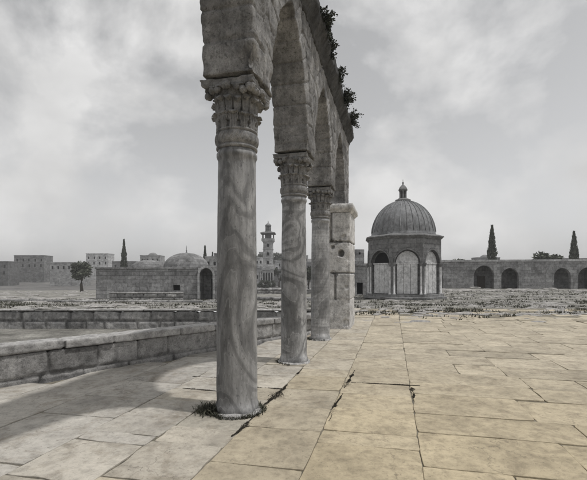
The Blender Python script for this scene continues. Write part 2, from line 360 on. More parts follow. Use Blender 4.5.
# slabs
rs = random.Random(11)
vs, fs, cols = [], [], []
def slab(u0, u1, w0, w1, col, z=0.0, tilt=.003, gap=.005, skew=0.0):
    n = 9; chip = rs.choice([0,0,.03,.06])
    ring = []
    for i in range(n): ring.append((lerp(u0,u1,i/n), w0))
    for i in range(n): ring.append((u1, lerp(w0,w1,i/n)))
    for i in range(n): ring.append((lerp(u1,u0,i/n), w1))
    for i in range(n): ring.append((u0, lerp(w1,w0,i/n)))
    cu, cw = (u0+u1)/2, (w0+w1)/2; hu, hw = (u1-u0)/2, (w1-w0)/2
    tu, tw = rs.uniform(-tilt, tilt), rs.uniform(-tilt, tilt); sd = rs.uniform(0, 99)
    def pt(u, w_, ins, zz):
        k = .007*noise.noise(Vector((u*5, w_*5, sd))) + .005*noise.noise(Vector((u*23, w_*23, sd))) - chip*max(0, noise.noise(Vector((u*2.3, w_*2.3, sd+9)))-.15)
        du, dw = u-cu, w_-cw
        fu = (hu-gap-ins+k)/hu; fw = (hw-gap-ins+k)/hw
        # rounded, chipped corners
        c = (abs(du)/hu)*(abs(dw)/hw); sh = 1-.015*sstep(.8, 1, c)
        q = P(cu+du*fu*sh + skew*(w_-w0), cw+dw*fw*sh, zz + tu*du/hu + tw*dw/hw); return tuple(q)
    b = len(vs); m = len(ring)
    vs.extend(pt(u, w_, .006, z) for u, w_ in ring); vs.extend(pt(u, w_, .002, z-.003) for u, w_ in ring); vs.extend(pt(u, w_, 0, z-.035) for u, w_ in ring)
    fs.append(tuple(b+i for i in range(m))); cols.append(col)
    for r in (0, 1):
        for i in range(m):
            k = (i+1) % m; fs.append((b+r*m+i, b+(r+1)*m+i, b+(r+1)*m+k, b+r*m+k)); cols.append(col)
def lay(u0, u1, w0, w1):
    if u1-u0 < .12: return
    if u0 > 10 and rs.random() < .5*sstep(10.5, 16, u0): return
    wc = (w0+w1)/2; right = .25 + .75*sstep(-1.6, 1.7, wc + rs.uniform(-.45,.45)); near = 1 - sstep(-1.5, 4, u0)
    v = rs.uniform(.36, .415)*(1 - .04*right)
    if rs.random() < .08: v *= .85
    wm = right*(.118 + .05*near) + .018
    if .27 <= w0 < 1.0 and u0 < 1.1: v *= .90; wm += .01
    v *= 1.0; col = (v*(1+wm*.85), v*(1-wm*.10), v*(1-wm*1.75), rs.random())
    if abs(w0+.47) < .01 and -.62 <= u0 < 0: col = (.35,.325,.275, .3)
    far = sstep(9, 13, u0)
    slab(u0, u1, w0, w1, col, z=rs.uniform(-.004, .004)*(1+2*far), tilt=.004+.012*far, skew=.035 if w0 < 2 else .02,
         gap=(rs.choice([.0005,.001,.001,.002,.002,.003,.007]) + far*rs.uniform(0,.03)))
rows = [-13.2]
while rows[-1] < -1.9: rows.append(rows[-1] + rs.uniform(.62, .95))
rows = [r for r in rows if r < -1.75] + [-1.24, -.47, .27, 1.10, 2.06]
fixed = {-1.24: [-.95, -.36, .16, .68, 1.36, 2.2, 3.1], -.47: [-.62, .0, .45, .99, 1.70, 2.5, 3.4],
         .27: [-.45, .28, 1.08, 1.85, 2.35, 3.3, 4.2, 5.0], 1.10: [-.35, .38, 1.0, 1.60, 2.6, 3.5, 4.6, 5.4]}
for k in range(len(rows)-1):
    w0, w1 = rows[k], rows[k+1]
    fx = fixed.get(w0, [])
    cuts = []
    u = -8 + rs.uniform(0, .8)
    end = 17.5 if w0 > -.6 else 11.5
    while u < end:
        if fx and abs(u - fx[0]) < .9 and u < fx[0]:
            cuts.append(u); cuts += fx; u = fx[-1]; fx = []
            u += rs.uniform(.6, 1.3); continue
        cuts.append(u); u += rs.uniform(.55, 1.35)
    for u0, u1 in zip(cuts, cuts[1:]): lay(u0, u1, w0, w1)
# right of the long joint the courses run across instead
u = -9.0; crosses = []
while u < 18: crosses.append(u); u += rs.uniform(.6, 1.0)
for k, (u0, u1) in enumerate(zip(crosses, crosses[1:])):
    w_ = 2.06
    while w_ < 30:
        w2 = w_ + rs.uniform(.7, 1.7); lay(u0, u1, w_, w2); w_ = w2
me = bpy.data.meshes.new('pavement'); me.from_pydata(vs, [], fs)
at = me.color_attributes.new('slab', 'FLOAT_COLOR', 'CORNER')
li = 0
buf = []
for p, c in zip(me.polygons, cols): buf += list(c)*p.loop_total
at.data.foreach_set('color', buf)
me.materials.append(M_pave)
bm = bmesh.new(); bm.from_mesh(me)
geo = lambda: bm.verts[:] + bm.edges[:] + bm.faces[:]
off = LP0 + LN*-.04
bmesh.ops.bisect_plane(bm, geom=geo(), plane_co=(off.x, off.y, 0), plane_no=(LN.x, LN.y, 0), clear_outer=True) if False else None
# cut only on the arcade side of the parapet's end
dl = [f for f in bm.faces if (f.calc_center_median().xy - LP0).dot(LN) > -.02 and (f.calc_center_median().xy - LP0).dot(LD) < 5.2]
bmesh.ops.delete(bm, geom=dl, context='FACES')
dl = [f for f in bm.faces if f.calc_center_median().y > 11.9 and f.calc_center_median().x < lerp(.95, 2.2, (f.calc_center_median().y-11.9)/8.5)-.1 or f.calc_center_median().y > 20.2]
bmesh.ops.delete(bm, geom=dl, context='FACES')
bmesh.ops.recalc_face_normals(bm, faces=bm.faces); bm.to_mesh(me); bm.free()
pv = bpy.data.objects.new('pavement', me); COL.objects.link(pv); tag(pv, kind='structure')

# ------------------------------------------------------------------ low parapet and retaining walls
def rough_wall(name, p0, p1, thick, z0, z1, course, lens, mt, cope=None, voxel=.03, seed=1, zend=None, amp=.012):
    """wall of separate blocks weathered together; local x along the wall"""
    d = Vector(p1)-Vector(p0); Lw = d.length; rz = math.atan2(d.y, d.x); r = random.Random(seed)
    root = empty(name, (p0[0], p0[1], 0), rz)
    mb = MB(); z = z0; k = 0; joints = {}
    def top(x): return z1 if zend is None else lerp(z1, zend, x/Lw)
    H = z1 - z0; n = max(1, round(H/course)); ch = H/n
    for i in range(n):
        x = 0
        while x < Lw-.02:
            bl = min(r.uniform(*lens), Lw-x)
            if Lw-x-bl < .15: bl = Lw-x
            dz = (top(x+bl/2)-z1)*(1 if i == n-1 else 0)
            o1 = r.uniform(-.012, .012)
            g_ = max(.010, voxel*.45); joints.setdefault(i, []).append(x)
            mb.box(x+g_, x+bl-g_, -thick/2+o1, thick/2+o1, z0+i*ch+g_*.8, z0+(i+1)*ch-g_*.8+dz)
            x += bl
        mb.box(.03, Lw-.03, -thick/2+.045, thick/2-.045, z0+i*ch-.005, z0+(i+1)*ch-.03)
    def near_joint(p):
        i = max(0, min(n-1, int((p.z-z0)/ch))); ww = max(.016, voxel*.7) + .008*noise.noise(p*3)
        f = min([abs(p.x-a + .02*noise.noise(p*2.2)) for a in joints[i][1:]] + [9]); zf = (p.z-z0)/ch; f2 = abs(zf-round(zf))*ch if 0 < round(zf) < n else 9
        return min(f, f2) - ww
    def ex(p, nn):
        q = near_joint(p); return -max(.03, voxel*.9)*(1 - sstep(-.004, voxel*.7, q)) + (.02*noise.noise(p*7) if q < .05 else 0)
    def tn(p):
        i = max(0, min(n-1, int((p.z-z0)/ch))); k = sum(p.x > a for a in joints[i])
        return (.55 + .75*((math.sin(i*78.2+k*12.99+seed)*43758.5) % 1))*(.55 if near_joint(p) < 0 else 1)
    b = mb.build('masonry', mt, root); erode(b, voxel, amp, 3.5, .004, 22, seed=seed, tone=tn, extra=ex)
    if cope:
        mb = MB(); x = 0; cj = []
        while x < Lw-.02:
            cj.append(x); bl = min(r.uniform(.8, 1.5), Lw-x)
            if Lw-x-bl < .3: bl = Lw-x
            za, o1 = top(x+bl/2), r.uniform(-.012, .012)
            mb.box(x+.010, x+bl-.010, -thick/2-.035+o1, thick/2+.035+o1, za+.002, za+cope+r.uniform(-.01,.01)); x += bl
        c = mb.build('coping', M_cope, root); erode(c, voxel*.8, amp*.6, 4, .003, 25, seed=seed+3, tone=lambda p: (.65 + .55*((math.sin(sum(p.x > a for a in cj)*12.99+seed)*43758.5) % 1))*(.5 if min(abs(p.x-a+.02*noise.noise(p*3)) for a in cj) < .014 else 1),
              extra=lambda p, q: -.03*(1-sstep(.008, .03, min(abs(p.x-a+.02*noise.noise(p*3)) for a in cj))))
    return root
pa, pb = LP0 + LD*-5.2 + LN*.16, LP0 + LD*5.0 + LN*.16
o = rough_wall('parapet_wall', pa, pb, .32, -1.1, .48, .40, (.6, 1.3), M_par, cope=.145, seed=4, zend=.40, voxel=.024)
tag(o, 'low stone parapet with flat coping running diagonally behind the near columns', 'wall')
o = rough_wall('retaining_wall', (-30, 20.3), (2.2, 20.3), .5, -1.1, -.12, .48, (.7, 1.8), M_ret, cope=.10, seed=9, voxel=.06, amp=.03)
tag(o, 'weathered retaining wall of big blocks beyond the low parapet', 'wall')
o = rough_wall('kerb_wall', (-19.5, 42.4), (-11.7, 42.4), .6, -.95, -.15, .4, (.8, 1.6), M_ret, cope=.12, seed=12, voxel=.07, amp=.03)
tag(o, 'low stone bench wall in front of the domed hall, under its square window', 'wall')
o = rough_wall('terrace_wall', (-21, 28.5), (-4.5, 27.2), .4, -.5, .02, .3, (.6, 1.5), M_ret, seed=15, voxel=.06, amp=.04)
tag(o, 'ruined course of stones crossing the rough court toward the hall', 'wall')

for (x0, y0, x1, y1, z_, lab) in ((-16, 66, 4, 62, -1.2, 'low rubble terrace across the court in front of the minaret'),
        (-24, 88, 8, 92, -1.9, 'farther long rubble terrace below the minaret'), (-4.5, 33.5, 3.6, 32.2, -.45, 'short stretch of tumbled wall stones seen between the columns')):
    hh_ = 1.0 if y0 > 60 else .42
    o = rough_wall('rubble_wall', (x0, y0), (x1, y1), .7, z_-.5, z_+hh_, .35, (.5, 1.6), M_ret, seed=int(y0), voxel=.10 if y0 > 60 else .06, amp=.06)
    tag(o, lab, 'wall')
# ------------------------------------------------------------------ columns
def make_shaft(seed, base_r=.243, top_r=.222, H=3.1, chip=()):
    prof = [(.10,-.02),(base_r+.012,-.02),(base_r+.022,.03),(base_r+.02,.09),(base_r+.006,.115),(base_r+.001,.17)]
    for i in range(1, 60):
        t = i/60; prof.append((lerp(base_r, top_r, t) + .006*math.sin(PI*t), .17 + t*(H-.30)))
    prof += [(top_r+.001, H-.12),(top_r+.012, H-.095),(top_r+.02, H-.075),(top_r+.02, H-.045),(top_r+.008, H-.03),(top_r+.004, H),(.10,H)]
    mb = MB(); mb.lathe(prof, 96)
    o = mb.build('shaft', None)
    for v in o.data.vertices:
        r = math.hypot(v.co.x, v.co.y)
        if r < .15: continue
        p = v.co + Vector((seed*9.1, 0, 0)); d = .0035*fbm(p, 3, 2) + .0012*noise.noise(p*18)
        # worn and chipped foot
        ft = 1 - sstep(.03, .26, v.co.z)
        d -= ft*.030*max(0, noise.noise(Vector((p.x*6, p.y*6, p.z*3)))+.12)
        k = (r+d)/r; v.co.x *= k; v.co.y *= k
    return o
def make_capital(seed, voxel=None):
    """bell and neck rings with three overlapping rings of carved leaves, each ring a shell whose gaps sink into the bell"""
    rn = random.Random(seed); mb = MB(); NA = 320
    mb.lathe([(.1,0),(.232,0),(.246,.012),(.246,.030),(.232,.042),(.226,.050),(.243,.060),(.254,.09),(.256,.125),(.250,.16),(.240,.185),(.228,.195),
              (.246,.203),(.248,.222),(.228,.232),(.212,.26),(.205,.36),(.212,.46),(.235,.56),(.275,.64),(.29,.69),(.1,.69)], 96)
    for i in range(30):
        a = 2*PI*i/30
        mb.tube([(.249*math.cos(a+t*.20), .249*math.sin(a+t*.20), .072+t*.105) for t in (0,.25,.5,.75,1)], [.004,.012,.014,.012,.004], 6)
    def tier(n, ph, z0, z1, r0, r1, tip, rim, rib, lob, corner=0.0, T=34, drop=.05):
        size = [rn.uniform(.9, 1.05) for _ in range(n)]; broke = [rn.random() < .18 for _ in range(n)]
        vs_, fs_ = [], []
        for j in range(T+1):
            t = j/T
            for i in range(NA):
                a = 2*PI*i/NA; q = (a-ph)/(2*PI)*n; k = math.floor(q+.5); s_ = (q-k)*2; sa = abs(s_); k %= n
                tt = t
                # outline: swells to the shoulders, closes to a rounded tip
                wf = .97*min(1, .72+.5*t)*(1-max(0, (t-.62)/.42)**2.2)**.5 if t < 1.0 else .25
                wf *= 1 + lob*math.sin(t*PI*7)*(t < .9)
                ins = 1 - sstep(wf-.10, wf+.04, sa)
                lean = r0 + (r1-r0)*t**1.7
                cr = 1 + corner*math.cos(4*(a-PI/4))*t
                z = z0 + (z1-z0)*size[k]*(1.06*math.sin(min(t, .84)/.84*PI/2)**1.0)
                out_ = 0
                if t > .62:
                    e = (t-.62)/.38; out_ = tip*math.sin(e*PI*.62)/math.sin(PI*.62)*(1.0 if not broke[k] else .25)
                    if t > .84: z -= (z1-z0)*.16*((t-.84)/.16)
                r = lean*cr + out_
                r += rim*sstep(.55, .92, sa/max(.2, wf))*(1-.3*t) + rib*math.exp(-(s_*7)**2)*(1-t) - .5*rim*sstep(0, .5, 1-sa)*.6
                if lob: r += .006*math.cos(s_*PI*5 + 2.2*t)*(sa > .12)
                r = lerp(r0 - .045, r, ins)
                p = Vector((r*math.cos(a), r*math.sin(a), z))
                d = .006*noise.noise(p*11+Vector((seed, 0, 0))) + .0035*noise.noise(p*38)
                vs_.append(((r+d)*math.cos(a), (r+d)*math.sin(a), z + .004*noise.noise(p*25)))
        for j in range(T):
            for i in range(NA): fs_.append((j*NA+i, j*NA+(i+1)%NA, (j+1)*NA+(i+1)%NA, (j+1)*NA+i))
        b = T*NA
        for i in range(NA): vs_.append((vs_[b+i][0]*.80, vs_[b+i][1]*.80, vs_[b+i][2]-.012))
        for i in range(NA): fs_.append((b+i, b+(i+1)%NA, b+NA+(i+1)%NA, b+NA+i))
        mb.add(vs_, fs_, True)
    tier(8, PI/8, .44, .675, .225, .305, .050, .012, .010, .05, corner=.13)
    tier(16, 0, .305, .560, .236, .285, .036, .014, .004, 0)
    tier(12, .2, .222, .385, .243, .262, .036, .008, .008, .10)
    def knob(a, r_, z, sx, sz):
        vs_, fs_ = [], []; n, m = 10, 14; sd = rn.uniform(0, 90); fl = rn.choice([5, 6, 7])
        for j in range(n+1):
            for i in range(m*2):
                ph, th = PI*j/n, PI*i/m
                d = Vector((math.sin(ph)*math.cos(th), math.sin(ph)*math.sin(th), math.cos(ph)))
                k = 1 + .10*math.cos(fl*th)*math.sin(ph) + .22*noise.noise(d*2.2+Vector((sd,0,0)))
                vs_.append((d.x*sx*k, d.y*sx*k, d.z*sz*k))
        for j in range(n):
            for i in range(m*2): fs_.append((j*m*2+i, j*m*2+(i+1)%(m*2), (j+1)*m*2+(i+1)%(m*2), (j+1)*m*2+i))
        mb.add(vs_, fs_, True, Matrix.Translation((r_*math.cos(a), r_*math.sin(a), z)) @ Matrix.Rotation(a, 4, 'Z') @ Matrix.Rotation(rn.uniform(.9,1.5), 4, 'Y'))
    for i in range(4):
        a = PI/4 + i*PI/2
        if rn.random() < .8: knob(a+rn.uniform(-.05,.05), .375, .640, .056, .050)
        for s_ in (-.2, .2): knob(a+s_, .340, .622+rn.uniform(-.02,.015), .044, .040)
        if rn.random() < .8: knob(i*PI/2, .310, .668, .052, .045)
        for s_ in (-.40, .40):
            if rn.random() < .75: knob(a+s_, .318, .640+rn.uniform(-.02,.02), .040, .035)
    cp = mb.build('capital', M_cap)
    # abacus: square with hollowed sides
    mb = MB(); n = 10; q = []
    for k in range(4):
        for i in range(n):
            t = i/n*2-1; d = .318 - .022*(1-t*t)
            x, y = d, t*.318
            for _ in range(k): x, y = -y, x
            q.append((x, y))
    m = len(q); vv = []
    for z, k in ((.672,.96),(.684,1),(.705,1.0),(.712,.975),(.75,1.04),(.755,1.04)): vv += [(x*k, y*k, z) for x, y in q]
    ff = [tuple(range(m-1,-1,-1)), tuple(5*m+i for i in range(m))] + [(j*m+i, j*m+(i+1)%m, (j+1)*m+(i+1)%m, (j+1)*m+i) for j in range(5) for i in range(m)]
    mb.add(vv, ff); ab = mb.build('abacus', M_cap); erode(ab, .014, .012, 6, .005, 30, seed=seed+1)
    ab.parent = cp
    return cp
M_m1 = marble('marble_swirled', G(.135), G(.235), (1.7,1.7,.85), (R(14),R(12),0), 52, .6)
M_m2 = marble('marble_veined', G(.155), G(.29), (1.7,1.7,1.4), (R(-40),R(28),0), 40, .45)
M_m3 = marble('marble_banded', G(.22), G(.32), (1.3,1.3,1.0), (R(30),R(-5),0), 30, .4, .5)
cap0 = make_capital(3); cap1 = make_capital(8, .013)
specs = [(1, M_m1, cap0, 0, 'nearest tall marble column with swirling pale veins and weeds at its foot'),
         (2, M_m2, cap1, PI/2, 'middle marble column with diagonal veins and a broken flared foot'),
         (3, M_m3, cap0, PI, 'farthest marble column with fine horizontal banding, in front of the block pier')]
used = set()
for k, mt, cp, tw, lab in specs:
    root = empty('stone_column', P((k-1)*S, 0), RZ)
    tag(root, lab, 'column', 'marble columns carrying the arcade')
    sh = make_shaft(k); sh.data.materials.append(mt); sh.parent = root
    if cp in used: c = copy_tree(cp)
    else: c = cp; used.add(cp)
    c.parent = root; c.location = (0,0,3.1); c.rotation_euler = (0,0,tw)
    mb = MB(); r = .262
    mb.lathe([(.1,-.04),(r+.055,-.04),(r+.05,.012),(r+.03,.028),(.2,.032)], 28)
    pl = mb.build('base', M_cope, root); erode(pl, .02, .02, 5, .006, 25, seed=k, tone=lambda p: 1.0)

# ------------------------------------------------------------------ arched wall
Z0, ZS, ZC, ZT = 3.855, 4.0, 5.79, 6.15
HB = .36; HALF = S/2 - HB
cc = ((ZC-ZS)**2 - HALF**2)/(2*HALF); RR = HALF + cc
UN = -4.36; HW = (-UN - .80 - HB + .04)/2; MW = -HB - HW          # near pier, wide near arch
UA, UB = UN - .8, 8.535 + .82
poly = [(UA, Z0), (UA, ZT), (UB, ZT), (UB, Z0)]
def arch_geo(um):
    h = HW if um < 0 else HALF; zs = ZS + (.25 if um < 0 else 0); c = ((ZC-zs)**2 - h**2)/(2*h)
    return h, zs, c, h + c
def arch_pts(um):
    h, zs, c, rr = arch_geo(um); pts = [(um-h, Z0)]
    n = 14; aE = math.asin((ZC-zs)/rr)
    for i in range(n+1):
        a = aE*i/n; pts.append((um + c - rr*math.cos(a), zs + rr*math.sin(a)))
    for i in range(n-1, -1, -1):
        a = aE*i/n; pts.append((um - c + rr*math.cos(a), zs + rr*math.sin(a)))
    pts.append((um+h, Z0)); return pts
prof = [(UA, ZT), (UA, Z0)]
mids = [MW] + [S*(k+.5) for k in (0,1,2)]
for um in mids: prof += arch_pts(um)
prof += [(UB, Z0), (UB, ZT)]
def wall_extra(p, n):
    """joints between voussoirs and courses, broken arrises, lost chunks"""
    d = 0
    u, z = p.x, p.z
    um = min(mids, key=lambda m: abs(m-u)-arch_geo(m)[0]); h, zs, c, RR = arch_geo(um)
    w_ = .012*noise.noise(p*2.5)
    cx = um + (c if u < um else -c); rr = math.hypot(u-cx, z-zs); th = math.atan2(z-zs, abs(u-cx))
    if z > zs and rr < RR+.42:
        kk = th*RR/.33; f = abs(kk-round(kk))*.33 + w_
        if f < .022: d -= .024*(1-max(0,f)/.022)
        if abs(n.y) > .5 and abs(rr-RR-.40+w_) < .02: d -= .02
    else:
        zz = (z-Z0)/.385; f = abs(zz-round(zz))*.385 + w_
        if f < .022: d -= .024*(1-max(0,f)/.022)
        row = math.floor(zz); xx = (u+row*.37)/.66; f = abs(xx-round(xx))*.66 + w_
        if abs(n.y) > .5 and f < .020: d -= .018
    # arris wear: near the wall's two faces and near the openings
    e = min(abs(p.y-WL), abs(p.y+WR))
    if abs(n.y) < .8 and e < .05: d -= .022*max(0, noise.noise(p*5.5)+.1)*(1-e/.05)
    if abs(n.y) > .6: d += .014*noise.noise(Vector((u*9, 3, z*1.6))) - .018*max(0, noise.noise(Vector((u*4.5, p.y, z*1.1+4)))-.15)
    d -= .02*max(0, noise.noise(Vector((u*8, p.y*8, z*8)))-.35)
    q = noise.noise(Vector((u*2.2, p.y*2.2, z*2.2+7)))
    if q > .42: d -= (q-.42)*.12
    # broken corner over the nearest capital
    b = (p - Vector((.36, -.345, 4.02))).length
    if b < .16: d -= .06*(1-b/.16)
    b = (p - Vector((-.36, -.345, 3.98))).length
    if b < .20: d -= .10*(1-b/.20)
    b = (p - Vector((S-.36, -.345, 3.95))).length
    if b < .14: d -= .07*(1-b/.14)
    return d
def wall_tone(p):
    u, z = p.x, p.z
    um = min(mids, key=lambda m: abs(m-u)-arch_geo(m)[0]); h, zs, c, RR = arch_geo(um)
    cx = um + (c if u < um else -c); rr = math.hypot(u-cx, z-zs); th = math.atan2(z-zs, abs(u-cx))
    if z > zs and rr < RR+.42: q = Vector((math.floor(th*RR/.33+.5)*1.7, um*3.1, 1 if u < um else 5))
    else:
        row = math.floor((z-Z0)/.385); q = Vector((row*2.3, math.floor((u+row*.37)/.66+.5)*1.9, 9))
    return .76 + .48*((math.sin(q.x*12.9898+q.y*78.233+q.z*37.7)*43758.5453) % 1)
aw = empty('arcade_wall', P(0,0,0), RZ); tag(aw, 'long weathered stone wall of pointed arches carried on the marble columns', 'arcade')
mb = MB(); mb.prism(prof, -WR, WL)
o = mb.build('arches', M_arc, aw); 
bm = bmesh.new(); bm.from_mesh(o.data); bmesh.ops.triangulate(bm, faces=bm.faces); bm.to_mesh(o.data); bm.free()
erode(o, .022, .018, 3.0, .008, 15, extra=wall_extra, seed=2, tone=wall_tone)
# cornice: sloping moulded course on both sides
mb = MB()
cp_ = [(-WR-.01, ZT-.02), (-WR-.05, ZT+.06), (-WR-.13, ZT+.16), (-WR-.19, ZT+.24), (-WR-.19, ZT+.42), (-WR-.06, ZT+.50), (WL+.06, ZT+.50), (WL+.19, ZT+.42), (WL+.19, ZT+.24), (WL+.05, ZT+.06), (WL+.01, ZT-.02)]
x = UA-.05; rc = random.Random(3)
while x < UB+.05:
    bl = min(rc.uniform(.5, .95), UB+.05-x)
    if UB+.05-x-bl < .25: bl = UB+.05-x
    dy, dz = rc.uniform(-.02,.02), rc.uniform(-.025,.02)
    n = len(cp_)
    mb.add([(x+.008, y+dy, z+dz) for y, z in cp_] + [(x+bl-.008, y+dy, z+dz) for y, z in cp_],
           [tuple(range(n)), tuple(range(2*n-1, n-1, -1))] + [((i+1)%n, i, n+i, n+(i+1)%n) for i in range(n)])
    x += bl
o = mb.build('cornice', M_corn, aw); erode(o, .03, .035, 3.5, .010, 14, seed=6)

# ------------------------------------------------------------------ piers
def pier(u, lab, seed, holes=True):
    root = empty('block_pier', P(u, .0), RZ); tag(root, lab, 'pier')
    hx, hl, hr = .80, .545, .545
    r = random.Random(seed); mb = MB()
    zc = [-.05, .91, 1.72, 2.68, 3.60]
    joints = {1: [-.10], 3: [.03]}
    for i in range(4):
        ys_ = [-hr] + sorted(joints.get(i, [])) + [hl]
        xs_ = [-hx, r.uniform(-.15, .25), hx]
        for a in range(len(ys_)-1):
            for b in range(2):
                e = [r.uniform(-.008,.008) for _ in range(2)]
                g_ = .036 if i in joints else .008
                mb.box(xs_[b]+.005 + (e[0] if b == 0 else 0), xs_[b+1]-.005, ys_[a]+(g_ if a else e[1]), ys_[a+1]-(g_ if a < len(ys_)-2 else 0), zc[i]+.022, zc[i+1]-.022)
    mb.box(-hx+.13, hx-.13, -hr+.13, hl-.13, -.02, 3.6)
    o = mb.build('masonry', M_pier, root)
    def ex(p, n):
        d = 0
        if holes and n.x < -.3:
            for (y, z, rad, dep) in ((-.28, 2.32, .12, .30), (.0, 2.70, .09, .14), (-.10, 2.66, .08, .10), (-.24, 2.69, .06, .08), (-.36, 2.82, .09, .07), (-.42, .20, .13, .06), (-.05, 1.74, .07, .08), (-.13, 1.66, .05, .07), (-.02, 2.52,.07,.12), (-.45, 1.30, .06, .04), (.1, 3.1, .06, .05)):
                q = math.hypot(p.y-y, p.z-z)*(1+.35*noise.noise(p*9))
                if q < rad: d -= dep*sstep(rad, rad*.55, q)
        # rounded, battered arrises
        e = max(abs(p.x)/hx, 0)*1.0
        cx, cy = hx-abs(p.x), hr-abs(p.y)
        if cx < .07 and cy < .07: d -= .03*max(0, noise.noise(p*4)+.25)
        return d
    def tn(p):
        k = sum(p.z > a for a in zc); return .86 + .28*((math.sin(k*12.9+(p.y > (-.1 if k == 2 else .03))*(k in (2, 4))*7.7+seed)*43758.5) % 1)
    erode(o, .020, .014, 3, .006, 18, extra=ex, seed=seed, tone=tn)
    mb = MB()
    pr = [(0,3.585),(.012,3.585),(.025,3.62),(.055,3.65),(.10,3.70),(.105,3.78),(.085,3.84),(0,3.84)]
    vv, ff = [], []
    for a, z in pr: vv += [(-hx-a,-hr-a,z),(hx+a,-hr-a,z),(hx+a,hl+a,z),(-hx-a,hl+a,z)]
    n = len(pr)
    ff = [(0,3,2,1), tuple((n-1)*4+i for i in range(4))] + [(j*4+i, j*4+(i+1)%4, (j+1)*4+(i+1)%4, (j+1)*4+i) for j in range(n-1) for i in range(4)]
    mb.add(vv, ff); o = mb.build('impost_moulding', M_pier, root); erode(o, .024, .014, 5, .006, 20, seed=seed+4, tone=lambda p: 1.0)
pier(3*S, 'square pier of huge cracked stone blocks at the far end of the arcade', 5)
pier(UN, 'square block pier beside the camera at the near end of the arcade', 21, False)

# ------------------------------------------------------------------ plants: wall shrubs, weeds, trees
def leaf_cloud(mb, c, rad, n, size, r, squash=1.0, shell=.35):
    for _ in range(n):
        d = Vector((r.gauss(0,1), r.gauss(0,1), r.gauss(0,1))).normalized(); k = r.random()**shell
        p = Vector(c) + Vector((d.x*rad*k, d.y*rad*k, d.z*rad*k*squash))
        a = Vector((r.gauss(0,1), r.gauss(0,1), r.gauss(0,.6))).normalized(); b = a.cross(Vector((r.gauss(0,1), r.gauss(0,1), r.gauss(0,1)))).normalized()
        s_ = size*r.uniform(.6, 1.3)
        mb.add([p-a*s_, p+b*s_*.5, p+a*s_, p-b*s_*.5], [(0,1,2,3)])
def wall_shrub(u, n, size, lab, seed, side=-WR-.17, z=ZT+.35):
    r = random.Random(seed); root = empty('wall_shrub', P(u, -side, z)); tag(root, lab, 'shrub', 'shrubs rooted in the cornice')
    st, lf = MB(), MB()
    for i in range(n):
        a = r.uniform(-1.3, 1.3) - ANG; up = r.uniform(-.35, 1.0); ln = size*r.uniform(.5, 1.0)
        d = Vector((math.cos(a), math.sin(a), up)).normalized()
        p = Vector((-.1, 0, 0)) + Vector((0, 1, 0))*r.uniform(-.22,.22); pts = [p]
        for k in range(6):
            d = (d + Vector((r.gauss(0,.12), r.gauss(0,.12), -.09+r.gauss(0,.1)))).normalized(); p = p + d*ln/6; pts.append(p)
            for _ in range(9):
                q = p + Vector((r.gauss(0,1), r.gauss(0,1), r.gauss(0,1)))*.035; a_ = (d+Vector((r.gauss(0,.7), r.gauss(0,.7), r.gauss(0,.7)))).normalized()
                b_ = a_.cross(Vector((r.gauss(0,1), r.gauss(0,1), r.gauss(0,1)))).normalized(); s_ = r.uniform(.022,.045)
                lf.add([q-a_*s_, q+b_*s_*.55, q+a_*s_, q-b_*s_*.55], [(0,1,2,3)])
        st.tube(pts, [.011-.0014*k for k in range(7)], 5)
    lf.build('leaves', M_caper, root); st.build('stem', M_bark, root)
for u, n, s_, lab, sd in ((3.25, 20, .34, 'largest dark shrub growing out of the cornice, nearest the camera', 1),
                          (4.05, 14, .27, 'dark shrub on the cornice just beyond the largest one', 2),
                          (5.35, 13, .28, 'small tuft of leaves midway along the far cornice', 3),
                          (6.6, 18, .38, 'dark shrub trailing from the cornice above the last column', 4),
                          (8.1, 14, .42, 'farthest shrub, its twigs sticking out over the end of the cornice', 5)):
    wall_shrub(u, int(n*1.2), s_*1.08, lab, sd)
def weed(name, loc, rad, n, hgt, lab, seed, ring=None, group='weeds growing between the stones'):
    r = random.Random(seed); mb = MB()
    for i in range(n):
        if ring:
            a = r.uniform(*ring[1]); q = ring[0] + abs(r.gauss(0,.03)); p = Vector((q*math.cos(a), q*math.sin(a), 0))
        else: p = Vector((r.gauss(0,rad*.5), r.gauss(0,rad*.5), 0))
        d = Vector((r.gauss(0,.5), r.gauss(0,.5), 1)).normalized(); h = hgt*r.uniform(.35,1.1); t = Vector((-d.y, d.x, 0)).normalized() if d.xy.length > .01 else Vector((1,0,0))
        t = (t + Vector((r.gauss(0,.5), r.gauss(0,.5), 0))).normalized()*r.uniform(.003,.008)*(1+hgt)
        m_ = p + d*h*.55; e = p + d*h*.9 + Vector((d.x, d.y, -.1))*h*.5
        mb.add([p-t, p+t, m_+t*.8, e, m_-t*.8], [(0,1,2,3,4)])
    o = mb.build(name, M_weed, loc=loc); tag(o, lab, 'weeds', group); return o
weed('weed_clump', P(0,0,.0), .3, 2600, .055, 'thick mat of dark weeds round the foot of the nearest column', 2, ring=(.27, (0, 2*PI)))
weed('weed_clump', P(-.12,-.30,.0), .13, 700, .11, 'taller tuft of weeds at the left foot of the nearest column', 3)
weed('weed_clump', P(S,0,.0), .3, 260, .05, 'thin weeds round the foot of the middle column', 4, ring=(.29, (1.5, 4.5)))
weed('weed_clump', P(2*S,0,.0), .3, 260, .07, 'thin weeds round the foot of the farthest column', 5, ring=(.28, (1.2, 5)))
